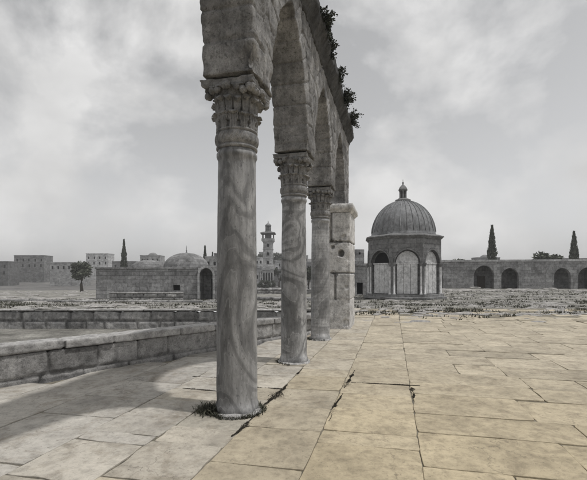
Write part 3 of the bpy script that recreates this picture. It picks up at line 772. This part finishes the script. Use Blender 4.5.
# dirt and moss filling the widest joints, one streak each
def joint_dirt(pts, width, lab, seed):
    r = random.Random(seed); mb = MB()
    tot = sum((b-a).length for a, b in zip(pts, pts[1:])); run = 0
    for (p0, p1) in zip(pts, pts[1:]):
        d = (p1-p0); n = int(d.length/.0008)
        for i in range(n):
            t = r.random(); q = p0 + d*t; f = (run + t*d.length)/tot
            nn = noise.noise(Vector((q.x*4.5, q.y*4.5, seed*3.3))); wv = width*max(.08, .45+1.5*nn)*min(1, 5*min(f, 1-f)+.15)
            if nn < -.22 and r.random() < .85: continue
            wob = .02*noise.noise(Vector((q.x*6, q.y*6, seed))); q = q + Vector((r.gauss(0,wv*.42)+wob, r.gauss(0,wv*.42), 0)); s_ = r.uniform(.003,.009)
            hh = r.uniform(.003, .012); a = r.uniform(0, 6.3)
            vv = [q+Vector((math.cos(a+k*2.1)*s_*r.uniform(.6,1.3), math.sin(a+k*2.1)*s_, 0)) for k in range(3)] + [q+Vector((0,0,hh))]
            mb.add(vv, [(0,1,3),(1,2,3),(2,0,3)])
        run += d.length
    o = mb.build('joint_moss', M_moss); tag(o, lab, 'moss', 'dark moss along paving joints')
M_moss = leafm('joint_moss', (.030,.026,.020))
joint_dirt([P(-.75,.25), P(-.45,.28), P(.2,.25), P(.75,.30), P(1.25,.29)], .085, 'broad dark streak of moss running diagonally past the nearest column foot', 1)
joint_dirt([P(-.25,.21), P(.18,.19)], .10, 'patch of dark moss against the right of the nearest column foot', 8)
joint_dirt([P(-.1,1.13), P(.5,1.12), P(.98,1.15)], .045, 'thin moss along the lower end of the long joint right of the columns', 2)
joint_dirt([P(1.25,1.14), P(1.7,1.16), P(2.4,1.18)], .055, 'dark blotches of moss on the long joint in the middle of the paving', 3)
joint_dirt([P(1.0,.30), P(1.0,-.1), P(1.03,-.42)], .045, 'moss in the cross joint just behind the nearest column', 4)
joint_dirt([P(1.0,2.08), P(1.25,2.10), P(1.52,2.08)], .055, 'short upright crack filled with moss at lower right', 5)
joint_dirt([P(1.60,1.2), P(1.61,1.5), P(1.64,1.8), P(1.65,2.2)], .026, 'thin moss along the cross joint at lower right', 6)
joint_dirt([P(1.9,.28), P(2.3,.29)], .045, 'small spot of moss between the nearest and middle columns', 7)
joint_dirt([P(.68,-.55), P(.69,-1.1)], .030, 'thin moss in the cross joint left of the nearest column', 9)
joint_dirt([P(1.36,-.6), P(1.37,-.95), P(1.34,-1.3)], .032, 'broken line of moss across the paving, farther left behind the nearest column', 10)
# ------------------------------------------------------------------ rough ground: loose stones and dry grass
rr = random.Random(31)
def blob(mb, c, sx, sy, sz, r):
    sd = r.uniform(0, 50); vs_, fs_ = [], []
    rings, n = 5, 8
    for j in range(rings):
        ph = PI/2*j/(rings-1)*.98; 
        for i in range(n):
            a = 2*PI*i/n; k = 1+.35*noise.noise(Vector((math.cos(a)*1.3, math.sin(a)*1.3, sd+j)))
            vs_.append((c[0]+sx*math.cos(a)*math.cos(ph)**.5*k, c[1]+sy*math.sin(a)*math.cos(ph)**.5*k, c[2]+sz*math.sin(ph)))
    for j in range(rings-1):
        for i in range(n): fs_.append((j*n+i, j*n+(i+1)%n, (j+1)*n+(i+1)%n, (j+1)*n+i))
    fs_.append(tuple((rings-1)*n+i for i in range(n))); mb.add(vs_, fs_, False)
def gz(x, y): return height(x, y) if y > 20.3 else 0
def scatter_ok(x, y):
    if (x-8.62)**2 + (y-31.5)**2 < 3.6**2: return False
    if x < 2.2+.4 and y < 20.6: return False
    return True
st, gr = MB(), MB()
for _ in range(4200):
    y = 14 + (34 if rr.random() < .65 else 85)*rr.random()**1.1; x = rr.uniform(-.75*y, .75*y)
    if not scatter_ok(x, y): continue
    if y < 16.5 and rr.random() < .8: continue
    if noise.noise(Vector((x*.25, y*.5, 2))) < -.05 and rr.random() < .8: continue
    s_ = rr.uniform(.05,.22)*(1.8 if rr.random() < .1 else 1)*(1 if y < 45 else 2.2)
    blob(st, (x, y, gz(x,y)-.02), s_*1.5, s_, s_*rr.uniform(.15,.5), rr)
tag(st.build('loose_stones', M_rub), 'loose stones and broken slabs strewn over the rough court', kind='stuff')
for _ in range(26000):
    y = 13.5 + 36*rr.random()**1.1; x = rr.uniform(-.78*y, .78*y)
    if not scatter_ok(x, y): continue
    nn = noise.noise(Vector((x*.22, y*.75, 9))) + .4*noise.noise(Vector((x*1.3, y*2.2, 3)))
    if nn < .10 + .35*(1-sstep(13.5, 18, y)): continue
    for k in range(3):
        p = Vector((x+rr.gauss(0,.06), y+rr.gauss(0,.06), gz(x,y)-.01)); h = rr.uniform(.05,.17); t = Vector((rr.gauss(0,1), rr.gauss(0,1), 0)).normalized()*rr.uniform(.012,.035)
        e = p + Vector((rr.gauss(0,.5)*h, rr.gauss(0,.5)*h, h)); gr.add([p-t, p+t, e], [(0,1,2)])
tag(gr.build('dry_grass', M_weed), 'low dry grass and weeds in dark patches over the rough court', kind='stuff')

# ------------------------------------------------------------------ domed shrine on the right
def arch_poly(x0, x1, z0, zs, rise=1.15, n=12):
    c = (x0+x1)/2; h = (x1-x0)/2; cx = h*(rise**2-1)/2; Rr = h+cx; aE = math.asin(min(1, h*rise/Rr))
    p = [(x0, z0)]
    for i in range(n+1): a = aE*i/n; p.append((c+cx-Rr*math.cos(a), zs+Rr*math.sin(a)))
    for i in range(n-1,-1,-1): a = aE*i/n; p.append((c-cx+Rr*math.cos(a), zs+Rr*math.sin(a)))
    p.append((x1, z0)); return p
def arch_band(mb, x0, x1, z0, zs, t, y0, y1, rise=1.15, M=None, n=12):
    a, b = arch_poly(x0, x1, z0, zs, rise, n), arch_poly(x0-t, x1+t, z0, zs, rise, n); m = len(a)
    vv = [(x,y0,z) for x,z in a]+[(x,y0,z) for x,z in b]+[(x,y1,z) for x,z in a]+[(x,y1,z) for x,z in b]
    ff = []
    for i in range(m-1):
        ff += [(i,i+1,m+i+1,m+i),(2*m+i,3*m+i,3*m+i+1,2*m+i+1),(i,2*m+i,2*m+i+1,i+1),(m+i,m+i+1,3*m+i+1,3*m+i)]
    ff += [(0,m,3*m,2*m),(m-1,3*m-1,4*m-1,2*m-1)]
    mb.add(vv, ff, False, M)
DR, DH = 2.87, 4.55
dc = (8.62, 31.5); rot = R(-121.0)
sh = empty('domed_shrine', (dc[0], dc[1], -.02)); tag(sh, 'small octagonal shrine with blind arches and a ribbed lead dome, right of the arcade', 'shrine')
mb = MB(); mb.lathe([(DR+.42,0),(DR+.42,.16),(DR+.22,.17),(DR+.22,.34),(.5,.34)], 8, None, False, rot); mb.build('plinth', M_shr, sh, bevel=.015)
apo = DR*math.cos(PI/8); side = 2*DR*math.sin(PI/8)
wall, pan, arc_, opn, colm, capm = MB(), MB(), MB(), MB(), MB(), MB()
wall.lathe([(DR-.28,.3),(DR-.28,4.52)], 8, None, False, rot)
for k in range(8):
    a = rot + (k+.5)*PI/4
    Mx = Matrix.Rotation(a+PI/2, 4, 'Z') @ Matrix.Translation((0, -apo, 0))
    h = side/2
    # wall face with an arch-shaped recess
    ap = arch_poly(-h+.21, h-.21, .34, 2.62, 1.12)
    pts = [(-h,.34)] + ap + [(h,.34),(h,DH),(-h,DH)]
    wall.prism(pts, 0, .30, Mx)
    arch_band(arc_, -h+.21, h-.21, 2.6, 2.62, .10, -.06, .10, 1.12, Mx)
    arch_band(arc_, -h+.09, h-.09, 2.6, 2.62, .05, -.03, .10, 1.12, Mx)
    # marble screen panels below the impost line
    for j in range(3):
        x0 = -h+.36 + j*(side-.72)/3; pan.box(x0+.012, x0+(side-.72)/3-.012, .15, .24, .40, 2.55, Mx)
    pan.box(-h+.30, h-.30, .12, .26, 2.56, 2.66, Mx)
    if k in (7, 4):   # open tympanum
        opn = MB(); opn.prism(arch_poly(-h+.36, h-.36, 2.67, 2.67, 1.05), .205, .26, Mx); opn.build('window', M_dark, sh)
    else:
        pan.prism(arch_poly(-h+.30, h-.30, 2.67, 2.67, 1.05), .17, .24, Mx)
    for s_ in (-1, 1):
        colm, capm = MB(), MB()
        cx = s_*(h-.16)
        T = Mx @ Matrix.Translation((cx, -.02, 0))
        colm.lathe([(.11,.34),(.11,.42),(.075,.46),(.068,1.4),(.064,2.36),(.075,2.38)], 12, T)
        capm.lathe([(.07,2.38),(.085,2.44),(.13,2.58),(.14,2.60),(.14,2.66),(.05,2.66)], 8, T, False)
        cq = colm.build('corner_column', M_shrp, sh); capm.build('capital', M_shr, cq)
wall.build('wall', M_shr, sh); arc_.build('arch_moulding', M_shr, sh, bevel=.01); pan.build('marble_panel', M_shrp, sh, bevel=.008)

mb = MB(); mb.lathe([(DR-.1,DH-.12),(DR+.05,DH-.10),(DR+.16,DH+.02),(DR+.22,DH+.05),(DR+.22,DH+.12),(DR-.2,DH+.26),(DR-.5,DH+.30)], 8, None, False, rot)
mb.build('eaves', M_shr, sh, bevel=.01)
pr = [(2.50,DH+.20),(2.52,DH+.28),(2.46,DH+.34)]
zb, zt = DH+.34, 7.60
for i in range(1, 25):
    t = i/24; a = t*PI/2; r_ = 2.44*math.cos(a)**.96 if t < 1 else .02
    pr.append((max(.12, r_), zb + (zt-zb)*math.sin(a)**1.03))
dm = MB(); dm.lathe(pr, 64); dome = dm.build('dome', M_lead, sh)
rb, rb2 = MB(), MB()
for k in range(32):
    a = 2*PI*k/32 + .05; pts = []
    for (r_, z) in pr[3:-1:2]: pts.append(((r_+.012)*math.cos(a), (r_+.012)*math.sin(a), z+.01))
    (rb2 if k % 5 == 2 else rb).tube(pts, .030, 5)
rb.build('seam', M_lead, dome); rb2.build('pale_seam', M_leadp, dome)
fn = MB(); fn.lathe([(.42,7.52),(.46,7.60),(.46,7.68),(.30,7.74),(.30,7.78)], 20)
for k in range(6):
    a = 2*PI*k/6+.3; fn.lathe([(.075,7.76),(.055,7.85),(.05,8.30),(.075,8.42)], 8, Matrix.Translation((.185*math.cos(a), .185*math.sin(a), 0)))
fn.lathe([(.14,7.76),(.14,8.36),(.25,8.40),(.27,8.44),(.26,8.50),(.21,8.66),(.12,8.80),(.05,8.88),(.03,8.95),(.06,9.0),(.05,9.06),(.015,9.12),(.008,9.3)], 16)
fn.v = [(x*1.3, y*1.3, z) for x, y, z in fn.v]; fn.build('lantern', M_shr, sh)
# ------------------------------------------------------------------ other buildings
def windowed(name, loc, rz, W, D, H, mt, lab, wins=(), par=.25, group=None, door=None, domes=(), depth=.25, base=0):
    """stone block house, openings really recessed: front face is local -y"""
    root = empty(name, loc, rz); tag(root, lab, 'building', group)
    xs_ = sorted({0.0, W} | {a for w_ in wins for a in (w_[0], w_[1])}); zs_ = sorted({base, H} | {a for w_ in wins for a in (w_[2], w_[3])})
    mb = MB(); 
    def hole(x, z): return any(w_[0] <= x <= w_[1] and w_[2] <= z <= w_[3] for w_ in wins)
    for i in range(len(xs_)-1):
        for j in range(len(zs_)-1):
            if not hole((xs_[i]+xs_[i+1])/2, (zs_[j]+zs_[j+1])/2):
                mb.box(xs_[i], xs_[i+1], 0, depth, zs_[j], zs_[j+1])
    mb.box(0, W, depth+.12, D, base, H)
    for a in (0, W-.12): mb.box(a, a+.12, depth, depth+.12, base, H)
    mb.box(.12, W-.12, depth, depth+.12, H-.1, H)
    mb.v = [v for v in mb.v]
    mb.build('wall', mt, root)
    for w_ in wins:
        q = MB(); q.box(w_[0]+.002, w_[1]-.002, depth+.01, depth+.1, w_[2]+.002, w_[3]-.002); q.build('window', M_dark, root)
    mb = MB()
    for (a, b, c, d) in ((-.08, W+.08, -.08, .2), (-.08, W+.08, D-.2, D+.08), (-.08, .2, .2, D-.2), (W-.2, W+.08, .2, D-.2)): mb.box(a, b, c, d, H+.003, H+par)
    mb.build('roof_parapet', mt, root)
    for (cx, cy, r_, hh) in domes:
        q = MB(); q.lathe([(r_*math.cos(t/12*PI/2)+.01, H-.02 + hh*math.sin(t/12*PI/2)) for t in range(13)], 28, Matrix.Translation((cx, cy, 0)))
        dd = q.build('dome', M_dome_st, root)
    return root
# domed hall at the left
hl = empty('domed_hall', (-16, 44, -1.15)); tag(hl, 'low stone hall with a flattened dome, spike finial and arched porch, far left', 'building')
k_ = 44/50
def X(px): return (px-293.5)*44/400 + 16
def Z(py): return 1.6 + (277-py)*44/400 + 1.15
mb = MB(); wx0, wx1, wz0, wz1 = X(173), X(180), Z(290.5), Z(285)
xl, xr_, zt = X(96), X(199), Z(269)
for (a, b, c, d) in ((xl, wx0, 0, zt), (wx1, xr_, 0, zt), (wx0, wx1, 0, wz0), (wx0, wx1, wz1, zt)): mb.box(a, b, 0, .4, c, d)
mb.box(xl, xr_, .6, 9, 0, zt); mb.box(xl, xr_, .4, .6, zt-.2, zt)
mb.build('wall', M_hall, hl)
q = MB(); q.box(wx0, wx1, .41, .55, wz0, wz1); q.build('window', M_dark, hl)
q = MB(); q.box(xl-.1, xr_, -.10, .3, zt+.003, zt+.2); q.box(xl-.1, xl+.3, .3, 9, zt+.003, zt+.2); q.build('roof_ledge', M_hall, hl, bevel=.03)
# porch
pz = Z(265.5); a0_, a1_ = X(200.7), X(213.6)
ap = arch_poly(a0_, a1_, 0, Z(275), 1.08)
mb = MB(); mb.prism([(X(199), 0)] + ap + [(X(224), 0), (X(224), pz), (X(199), pz)], -.5, .1); 
porch = mb.build('porch', M_hall, hl)
q = MB(); arch_band(q, a0_, a1_, .3, Z(275), .22, -.56, -.45, 1.08); q.build('arch_moulding', M_pale, porch)
mb = MB(); mb.box(X(199), X(224), 1.6, 6, 0, pz-.1); mb.box(X(199), a0_, .1, 1.6, 0, pz-.1); mb.box(a1_, X(224), .1, 1.6, 0, pz-.1); mb.box(a0_, a1_, .1, 1.6, Z(268)+.2, pz-.1); mb.build('porch_chamber', M_hall, porch)
q = MB(); q.box(X(208.5), X(211.3), 1.5, 1.59, .05, Z(279)); q.build('door', M_dark, porch)
mb = MB(); cx = (186.5-293.5)*48/400+16; rd = 19.5*48/400*1.13; hh = (Z(252)-zt)
mb.lathe([(rd*1.02, zt-.02),(rd*1.02, zt+.15)]+[(max(.05, rd*math.cos(t/16*PI/2)), zt+.18 + (hh-.18)*1.09*math.sin(t/16*PI/2)**.95) for t in range(17)], 40, Matrix.Translation((cx, 4.0, 0)))
dm2 = mb.build('dome', M_dome_st, hl)
q = MB(); q.lathe([(.14,0),(.10,.12),(.05,.2),(.09,.3),(.035,.4),(.03,.7),(.01,.95)], 10, Matrix.Translation((cx, 4.0, zt+hh*1.05))); q.build('finial', M_lead, dm2)
mb = MB(); mb.lathe([(2.2, zt-.02)]+[(max(.05, 2.2*math.cos(t/12*PI/2)), zt+.1+1.1*math.sin(t/12*PI/2)) for t in range(13)], 32, Matrix.Translation((X(135), 4.5, 0))); mb.build('small_dome', M_dome_st, hl)
# walls between the pier and the shrine
def XX(px, d): return (px-293.5)*d/400
def ZZ(py, d): return 1.6 + (277-py)*d/400
d = 37.0
x0 = XX(336, d); wz = (XX(357, d)-x0, XX(363, d)-x0, ZZ(293, d), ZZ(281.5, d)); wy = (XX(361.0, d)-x0, XX(362.6, d)-x0, ZZ(252.5, d), ZZ(250.5, d))
wq = (XX(362.5, d)-x0, XX(365, d)-x0, ZZ(268.5, d), ZZ(265.8, d))
o = windowed('ruined_house', (x0, d, -.1), 0, XX(369.5, d)-x0, 7, ZZ(265, d), M_ruin, 'pale ruined stone house with a dark window seen between the pier and the shrine', (wz,), par=.18)
mb = MB(); Hq = ZZ(265, d); mb.box(.2, XX(366.5, d)-x0, 1.2, 6, Hq, ZZ(248.5, d)+.1); mb.build('upper_storey', M_ruin, o)
q = MB(); q.box(wy[0], wy[1], 1.17, 1.3, wy[2], wy[3]); q.build('window', M_dark, o)
# minaret
dM = 150.0; mz = -2.2
mn = empty('minaret', (XX(268.2, dM), dM, mz)); tag(mn, 'slender square stone minaret with a canopied gallery and lantern, between the first two columns', 'minaret')
def mZ(py): return ZZ(py, dM)-mz
def sq(mb, hw, z0, z1): mb.box(-hw, hw, -hw, hw, z0, z1)
mb = MB(); sq(mb, 2.15, -1, mZ(270)); mb.build('base', M_min, mn)
q = MB()
for s_ in (-1.45, -.5, .5, 1.45): q.prism(arch_poly(s_-.28, s_+.28, mZ(282.5), mZ(273.5), 1.1), -2.2, -2.1)
for s_ in (-1.45, -.5, .5, 1.45): q.prism([(-y, z) for y, z in []] or arch_poly(s_-.28, s_+.28, mZ(282.5), mZ(273.5), 1.1), 2.16, 2.2, Matrix.Rotation(PI/2, 4, 'Z'))
q.build('blind_niche', M_dark, mn)
mb = MB(); sq(mb, 2.4, mZ(270)+.02, mZ(268)); sq(mb, 2.2, mZ(268)+.02, mZ(267)); mb.build('string_course', M_pale, mn)
mb = MB(); mb.lathe([(1.86*1.414, mZ(267)), (1.72*1.414, mZ(242))], 4, None, False, PI/4); sh_ = mb.build('shaft', M_min, mn)
for py in (262.5, 254, 245.5):
    q = MB(); q.prism(arch_poly(-.42, .42, mZ(py+1.6), mZ(py-.4), 1.1), -1.90, -1.70); q.build('window', M_dark, sh_)
    q = MB(); sq(q, 1.93, mZ(py+4.3), mZ(py+3.7)); q.build('string_course', M_pale, sh_)
mb = MB(); mb.lathe([(1.75*1.414, mZ(243.4)), (2.0*1.414, mZ(242.2)), (2.35*1.414, mZ(241.3)), (2.4*1.414, mZ(240.9))], 4, None, False, PI/4); mb.build('gallery_corbel', M_min, mn)
mb = MB()
for (a,b,c,d_) in ((-2.35,2.35,-2.35,-2.15),(-2.35,2.35,2.15,2.35),(-2.35,-2.15,-2.15,2.15),(2.15,2.35,-2.15,2.15)): mb.box(a,b,c,d_, mZ(240.9)+.01, mZ(238.8))
mb.build('gallery_rail', M_pale, mn)
mb = MB(); sq(mb, 1.15, mZ(240.9), mZ(234)); 
for sx in (-1,1):
    for sy in (-1,1): mb.box(sx*2.0-.14, sx*2.0+.14, sy*2.0-.14, sy*2.0+.14, mZ(238.8), mZ(234))
mb.build('gallery_chamber', M_hs[3], mn)
mb = MB(); mb.lathe([(2.72*1.414, mZ(234.2)), (2.78*1.414, mZ(233.4)), (2.0*1.414, mZ(232.4)), (1.2*1.414, mZ(232))], 4, None, False, PI/4); mb.build('canopy', M_hs[3], mn)
mb = MB(); mb.lathe([(1.25, mZ(232.2)), (1.25, mZ(231.2)), (.55, mZ(231))], 16)
for k in range(8):
    a = PI/4*k; mb.lathe([(.14, mZ(231.2)), (.14, mZ(226))], 6, Matrix.Translation((.92*math.cos(a), .92*math.sin(a), 0)))
mb.lathe([(.45, mZ(231.2)), (.45, mZ(226))], 10)
mb.lathe([(1.15, mZ(226.2)), (1.2, mZ(225.6)), (1.0, mZ(224.8)), (.6, mZ(223.8)), (.2, mZ(223)), (.1, mZ(222.4)), (.22, mZ(222)), (.05, mZ(221.4)), (.03, mZ(220.4))], 16)
mb.build('lantern', M_hs[0], mn)
# houses on the hillside
hr = random.Random(5)
def house(px0, px1, pytop, d, mi, lab, nw=3, rows_=1, dom=False, hgt=None, dz=0):
    x0, x1 = XX(px0, d), XX(px1, d); zt_ = ZZ(pytop, d); xm = (x0+x1)/2
    zb_ = height(xm, d+4) - 1.5
    W_, H_ = x1-x0, zt_-zb_
    wins = []
    for r_ in range(rows_):
        for i in range(nw):
            c = W_*(i+.5)/nw + hr.uniform(-.15,.15); z_ = H_ - 1.9 - r_*2.7
            if z_-.6 > .3: wins.append((c-.38, c+.38, z_-.65, z_+.65))
    doms = [(W_*.5, 4, min(W_, 7)*.33, min(W_, 7)*.26)] if dom else []
    windowed('stone_house', (x0, d, zb_), 0, W_, 7, H_, M_hs[mi], lab, wins, par=.4, group='stone houses on the hillside', domes=doms, depth=.3, base=0)
house(205, 217.5, 257.5, 120, 1, 'white house with a dark window above the porch of the domed hall', 2, 1)
house(214, 236, 254, 160, 0, 'long grey house partly behind the nearest column', 5, 2)
house(252, 262.5, 258, 185, 2, 'whitewashed house left of the minaret, beside the nearest column', 3, 2)
house(256, 264, 268, 165, 1, 'lower pale house at the left foot of the minaret', 2, 2)
house(274.5, 285, 261, 190, 1, 'pale flat roofed house right of the minaret', 3, 2)
house(273, 280, 270, 168, 0, 'small grey house at the right foot of the minaret', 2, 1)
house(281, 296, 268, 170, 3, 'dark stone house behind the middle column', 3, 1)
house(297, 308, 256, 205, 1, 'pale house between the middle and farthest columns', 3, 2)
house(306, 318, 263, 180, 0, 'grey house with a shallow dome just left of the farthest column', 3, 1, dom=True)
house(317, 330, 258, 200, 2, 'whitewashed house hidden behind the farthest column', 3, 2)
house(168, 176, 262, 130, 0, 'small grey house peeping over the left end of the domed hall', 2, 1)
house(140, 160, 256, 190, 1, 'pale house with a small dome on the skyline left of the hall', 4, 2, dom=True)
house(112, 136, 262, 170, 0, 'wide grey house on the slope far left', 4, 1)
house(86, 108, 254, 200, 2, 'whitewashed house high on the slope far left', 4, 2)
house(50, 82, 263, 165, 1, 'long pale house low on the slope at far left', 6, 1)
house(14, 44, 256, 190, 0, 'grey two storey house nearest the left edge', 5, 2)
house(-22, 8, 262, 170, 3, 'dark stone house cut by the left edge of the picture', 4, 2)
house(448, 470, 262, 175, 1, 'pale house on the skyline just right of the shrine', 4, 1)
house(478, 500, 258, 190, 0, 'grey house with a dome on the right skyline', 4, 2, dom=True)
house(508, 540, 264, 165, 2, 'whitewashed long house on the right skyline', 6, 1)
house(552, 590, 259, 185, 3, 'dark stone house at the right edge of the picture', 5, 2)
house(255, 259.5, 272, 150, 2, 'tiny whitewashed house below the slope, touching the nearest column', 1, 1)
house(275, 278.2, 264, 178, 2, 'narrow white house close against the right of the minaret', 1, 2)
house(278.5, 283, 274, 150, 1, 'low pale house between the minaret and the middle column', 1, 1)
house(284, 291, 255, 230, 2, 'white house on the crest behind the middle column', 2, 1)
house(259, 263.5, 252.5, 240, 1, 'pale house on the crest just left of the minaret', 1, 1)
# cloister hall at the right, beyond the shrine
ck = empty('cloister', (15.2, 58, -.35), R(-8)); tag(ck, 'long low stone hall with a row of pointed arches at the right edge', 'building')
mb = MB(); Wc, Hc = 27, 4.1; pts = [(0,0)]
for i in range(8):
    if i in (2, 5): continue
    x0 = .7+i*3.3+(.3,0,.1,-.2,.15,0,.4,.1)[i]; pts += arch_poly(x0, x0+(2.4,2.2,2,2.7,2.3,2,2.1,2.5)[i], 0, (2.0,1.9,2,2.1,1.95,2,2.05,1.9)[i], 1.1)
pts += [(Wc,0),(Wc,Hc),(0,Hc)]
mb.prism(pts, 0, .6); mb.box(0, Wc, 3.2, 8, 0, Hc); mb.box(0, Wc, .6, 3.2, Hc-.4, Hc); mb.box(0,.6,.6,3.2,0,Hc-.4); mb.box(Wc-.6,Wc,.6,3.2,0,Hc-.4)
mb.build('wall', M_hall, ck)
q = MB(); q.box(-.12, Wc+.12, -.12, .4, Hc+.003, Hc+.28); q.build('roof_ledge', M_pale, ck)
for i in range(3):
    q = MB(); q.box(5.2+i*6.6, 6.3+i*6.6, 3.1, 3.19, 0, 2.1); q.build('door', M_wood, ck)
# ------------------------------------------------------------------ trees
def cypress(px, pytop, d, lab, seed, wd=1.1, pyb=None):
    r = random.Random(seed); x = XX(px, d); zb_ = height(x, d) if d > 20 else 0; H_ = ZZ(pytop, d)-zb_
    root = empty('cypress_tree', (x, d, zb_)); tag(root, lab, 'tree', 'cypress trees')
    cr, tr = MB(), MB()
    tr.tube([(0,0,-.3),(0,0,H_*.5),(0,0,H_*.93)], [.22,.13,.03], 7)
    for i in range(1500):
        t = r.random()**.8; z = H_*(.08+.92*t); rad = wd*(math.sin(PI*min(1, (t*.92+.06))**.75))*(.75+.35*noise.noise(Vector((z*.8, seed, 0)))) 
        a = r.uniform(0, 2*PI); k = r.random()**.4
        p = Vector((rad*k*math.cos(a), rad*k*math.sin(a), z)); s_ = H_*.018*r.uniform(.6,1.3)+.04
        u_ = (Vector((math.cos(a)*.35, math.sin(a)*.35, 1))+Vector((r.gauss(0,.25), r.gauss(0,.25), 0))).normalized(); v_ = u_.cross(Vector((r.gauss(0,1), r.gauss(0,1), r.gauss(0,1)))).normalized()
        cr.add([p-u_*s_, p+v_*s_*.5, p+u_*s_*1.4, p-v_*s_*.5], [(0,1,2,3)])
    cr.build('crown', M_leaf, root); tr.build('trunk', M_bark, root)
def tree(px, pytop, d, W_, lab, seed, mt=M_leaf2, n=2200, name='bushy_tree'):
    r = random.Random(seed); x = XX(px, d); zb_ = height(x, d) if d > 20 else 0; H_ = ZZ(pytop, d)-zb_
    root = empty(name, (x, d, zb_)); tag(root, lab, 'tree', 'bushy trees behind the court')
    cr, tr = MB(), MB(); low = 'bush ' in lab and 'dark' in lab; th = H_*(.1 if low else .38); R_ = W_/2
    tr.tube([(0,0,-.3),(r.gauss(0,.1),0,th*.6),(r.gauss(0,.15),0,th)], [W_*.06,W_*.045,W_*.035], 8)
    for i in range(9):
        a = r.uniform(0, 2*PI); q = R_*r.uniform(.15,.72); z = r.uniform(.15 if low else .45,.80)*H_; c = Vector((q*math.cos(a), q*math.sin(a), z))
        tr.tube([(0,0,th*.9), c*.55+Vector((0,0,th*.45)), c], [W_*.028,W_*.018,W_*.006], 5)
        leaf_cloud(cr, c, R_*r.uniform(.32,.5), n//9, .05*W_, r, .7, .5)
    cr.build('crown', mt, root); tr.build('trunk', M_bark, root)
cypress(205, 246, 125, 'thin dark cypress rising behind the domed hall', 1, .95)
cypress(212.5, 252.5, 130, 'short cypress beside the white house, left of the nearest column', 2, .9)
tree(200.5, 251.5, 118, 5.0, 'round tree just left of the thin cypress behind the hall', 3, M_leaf)
tree(210, 254, 140, 4, 'small bushy tree between the cypress and the white house', 4, M_leaf)
tree(260, 250.5, 230, 9, 'dark tree on the skyline left of the minaret', 5, M_leaf)
tree(277, 250.5, 235, 11, 'wide dark tree on the skyline right of the minaret', 6, M_leaf)
tree(282, 253, 225, 9, 'rounded tree on the skyline touching the middle column', 7, M_leaf)
tree(279, 266, 150, 5.5, 'bushy tree on the slope right of the minaret', 8, M_leaf)
tree(262, 278.5, 140, 3.6, 'dark bush at the left foot of the minaret', 9, M_leaf, 1400, 'bush')
tree(267, 280, 138, 3.6, 'dark bush right in front of the minaret base', 10, M_leaf, 1400, 'bush')
tree(272.5, 279, 141, 3.2, 'dark bush at the right foot of the minaret', 11, M_leaf, 1400, 'bush')
tree(309, 262, 90, 5, 'tree in the gap left of the farthest column', 12, M_leaf)
tree(252, 253, 215, 9, 'tree on the skyline beside the nearest column', 13, M_leaf)
tree(150, 256, 120, 7, 'bushy tree left of the hall dome', 14)
cypress(124, 240, 120, 'tall cypress left of the hall', 15, 1.2)
tree(82, 258, 95, 7, 'wide olive tree at far left', 17)
tree(456, 255, 75, 6, 'olive tree just right of the shrine', 18)
cypress(492, 226, 80, 'tallest cypress over the cloister at right', 19, 1.2)
tree(545, 248, 78, 8, 'broad tree above the cloister roof at right', 21)
cypress(574, 232, 82, 'cypress nearest the right edge', 22, 1.2)

# ------------------------------------------------------------------ air
mb = MB(); mb.box(-3300, 3300, -120, 3300, -6, 62); hz = mb.build('haze', None)
m = bpy.data.materials.new('haze'); m.use_nodes = True; nn_ = m.node_tree.nodes
nn_.remove(nn_['Principled BSDF']); v = nn_.new('ShaderNodeVolumePrincipled'); v.inputs['Color'].default_value = (.93,.93,.93,1)
v.inputs['Density'].default_value = .0008; v.inputs['Anisotropy'].default_value = .2
m.node_tree.links.new(v.outputs[0], nn_['Material Output'].inputs['Volume']); hz.data.materials.append(m); tag(hz, 'thin pale haze over the court and hillside', kind='stuff')
sc.cycles.volume_bounces = 0
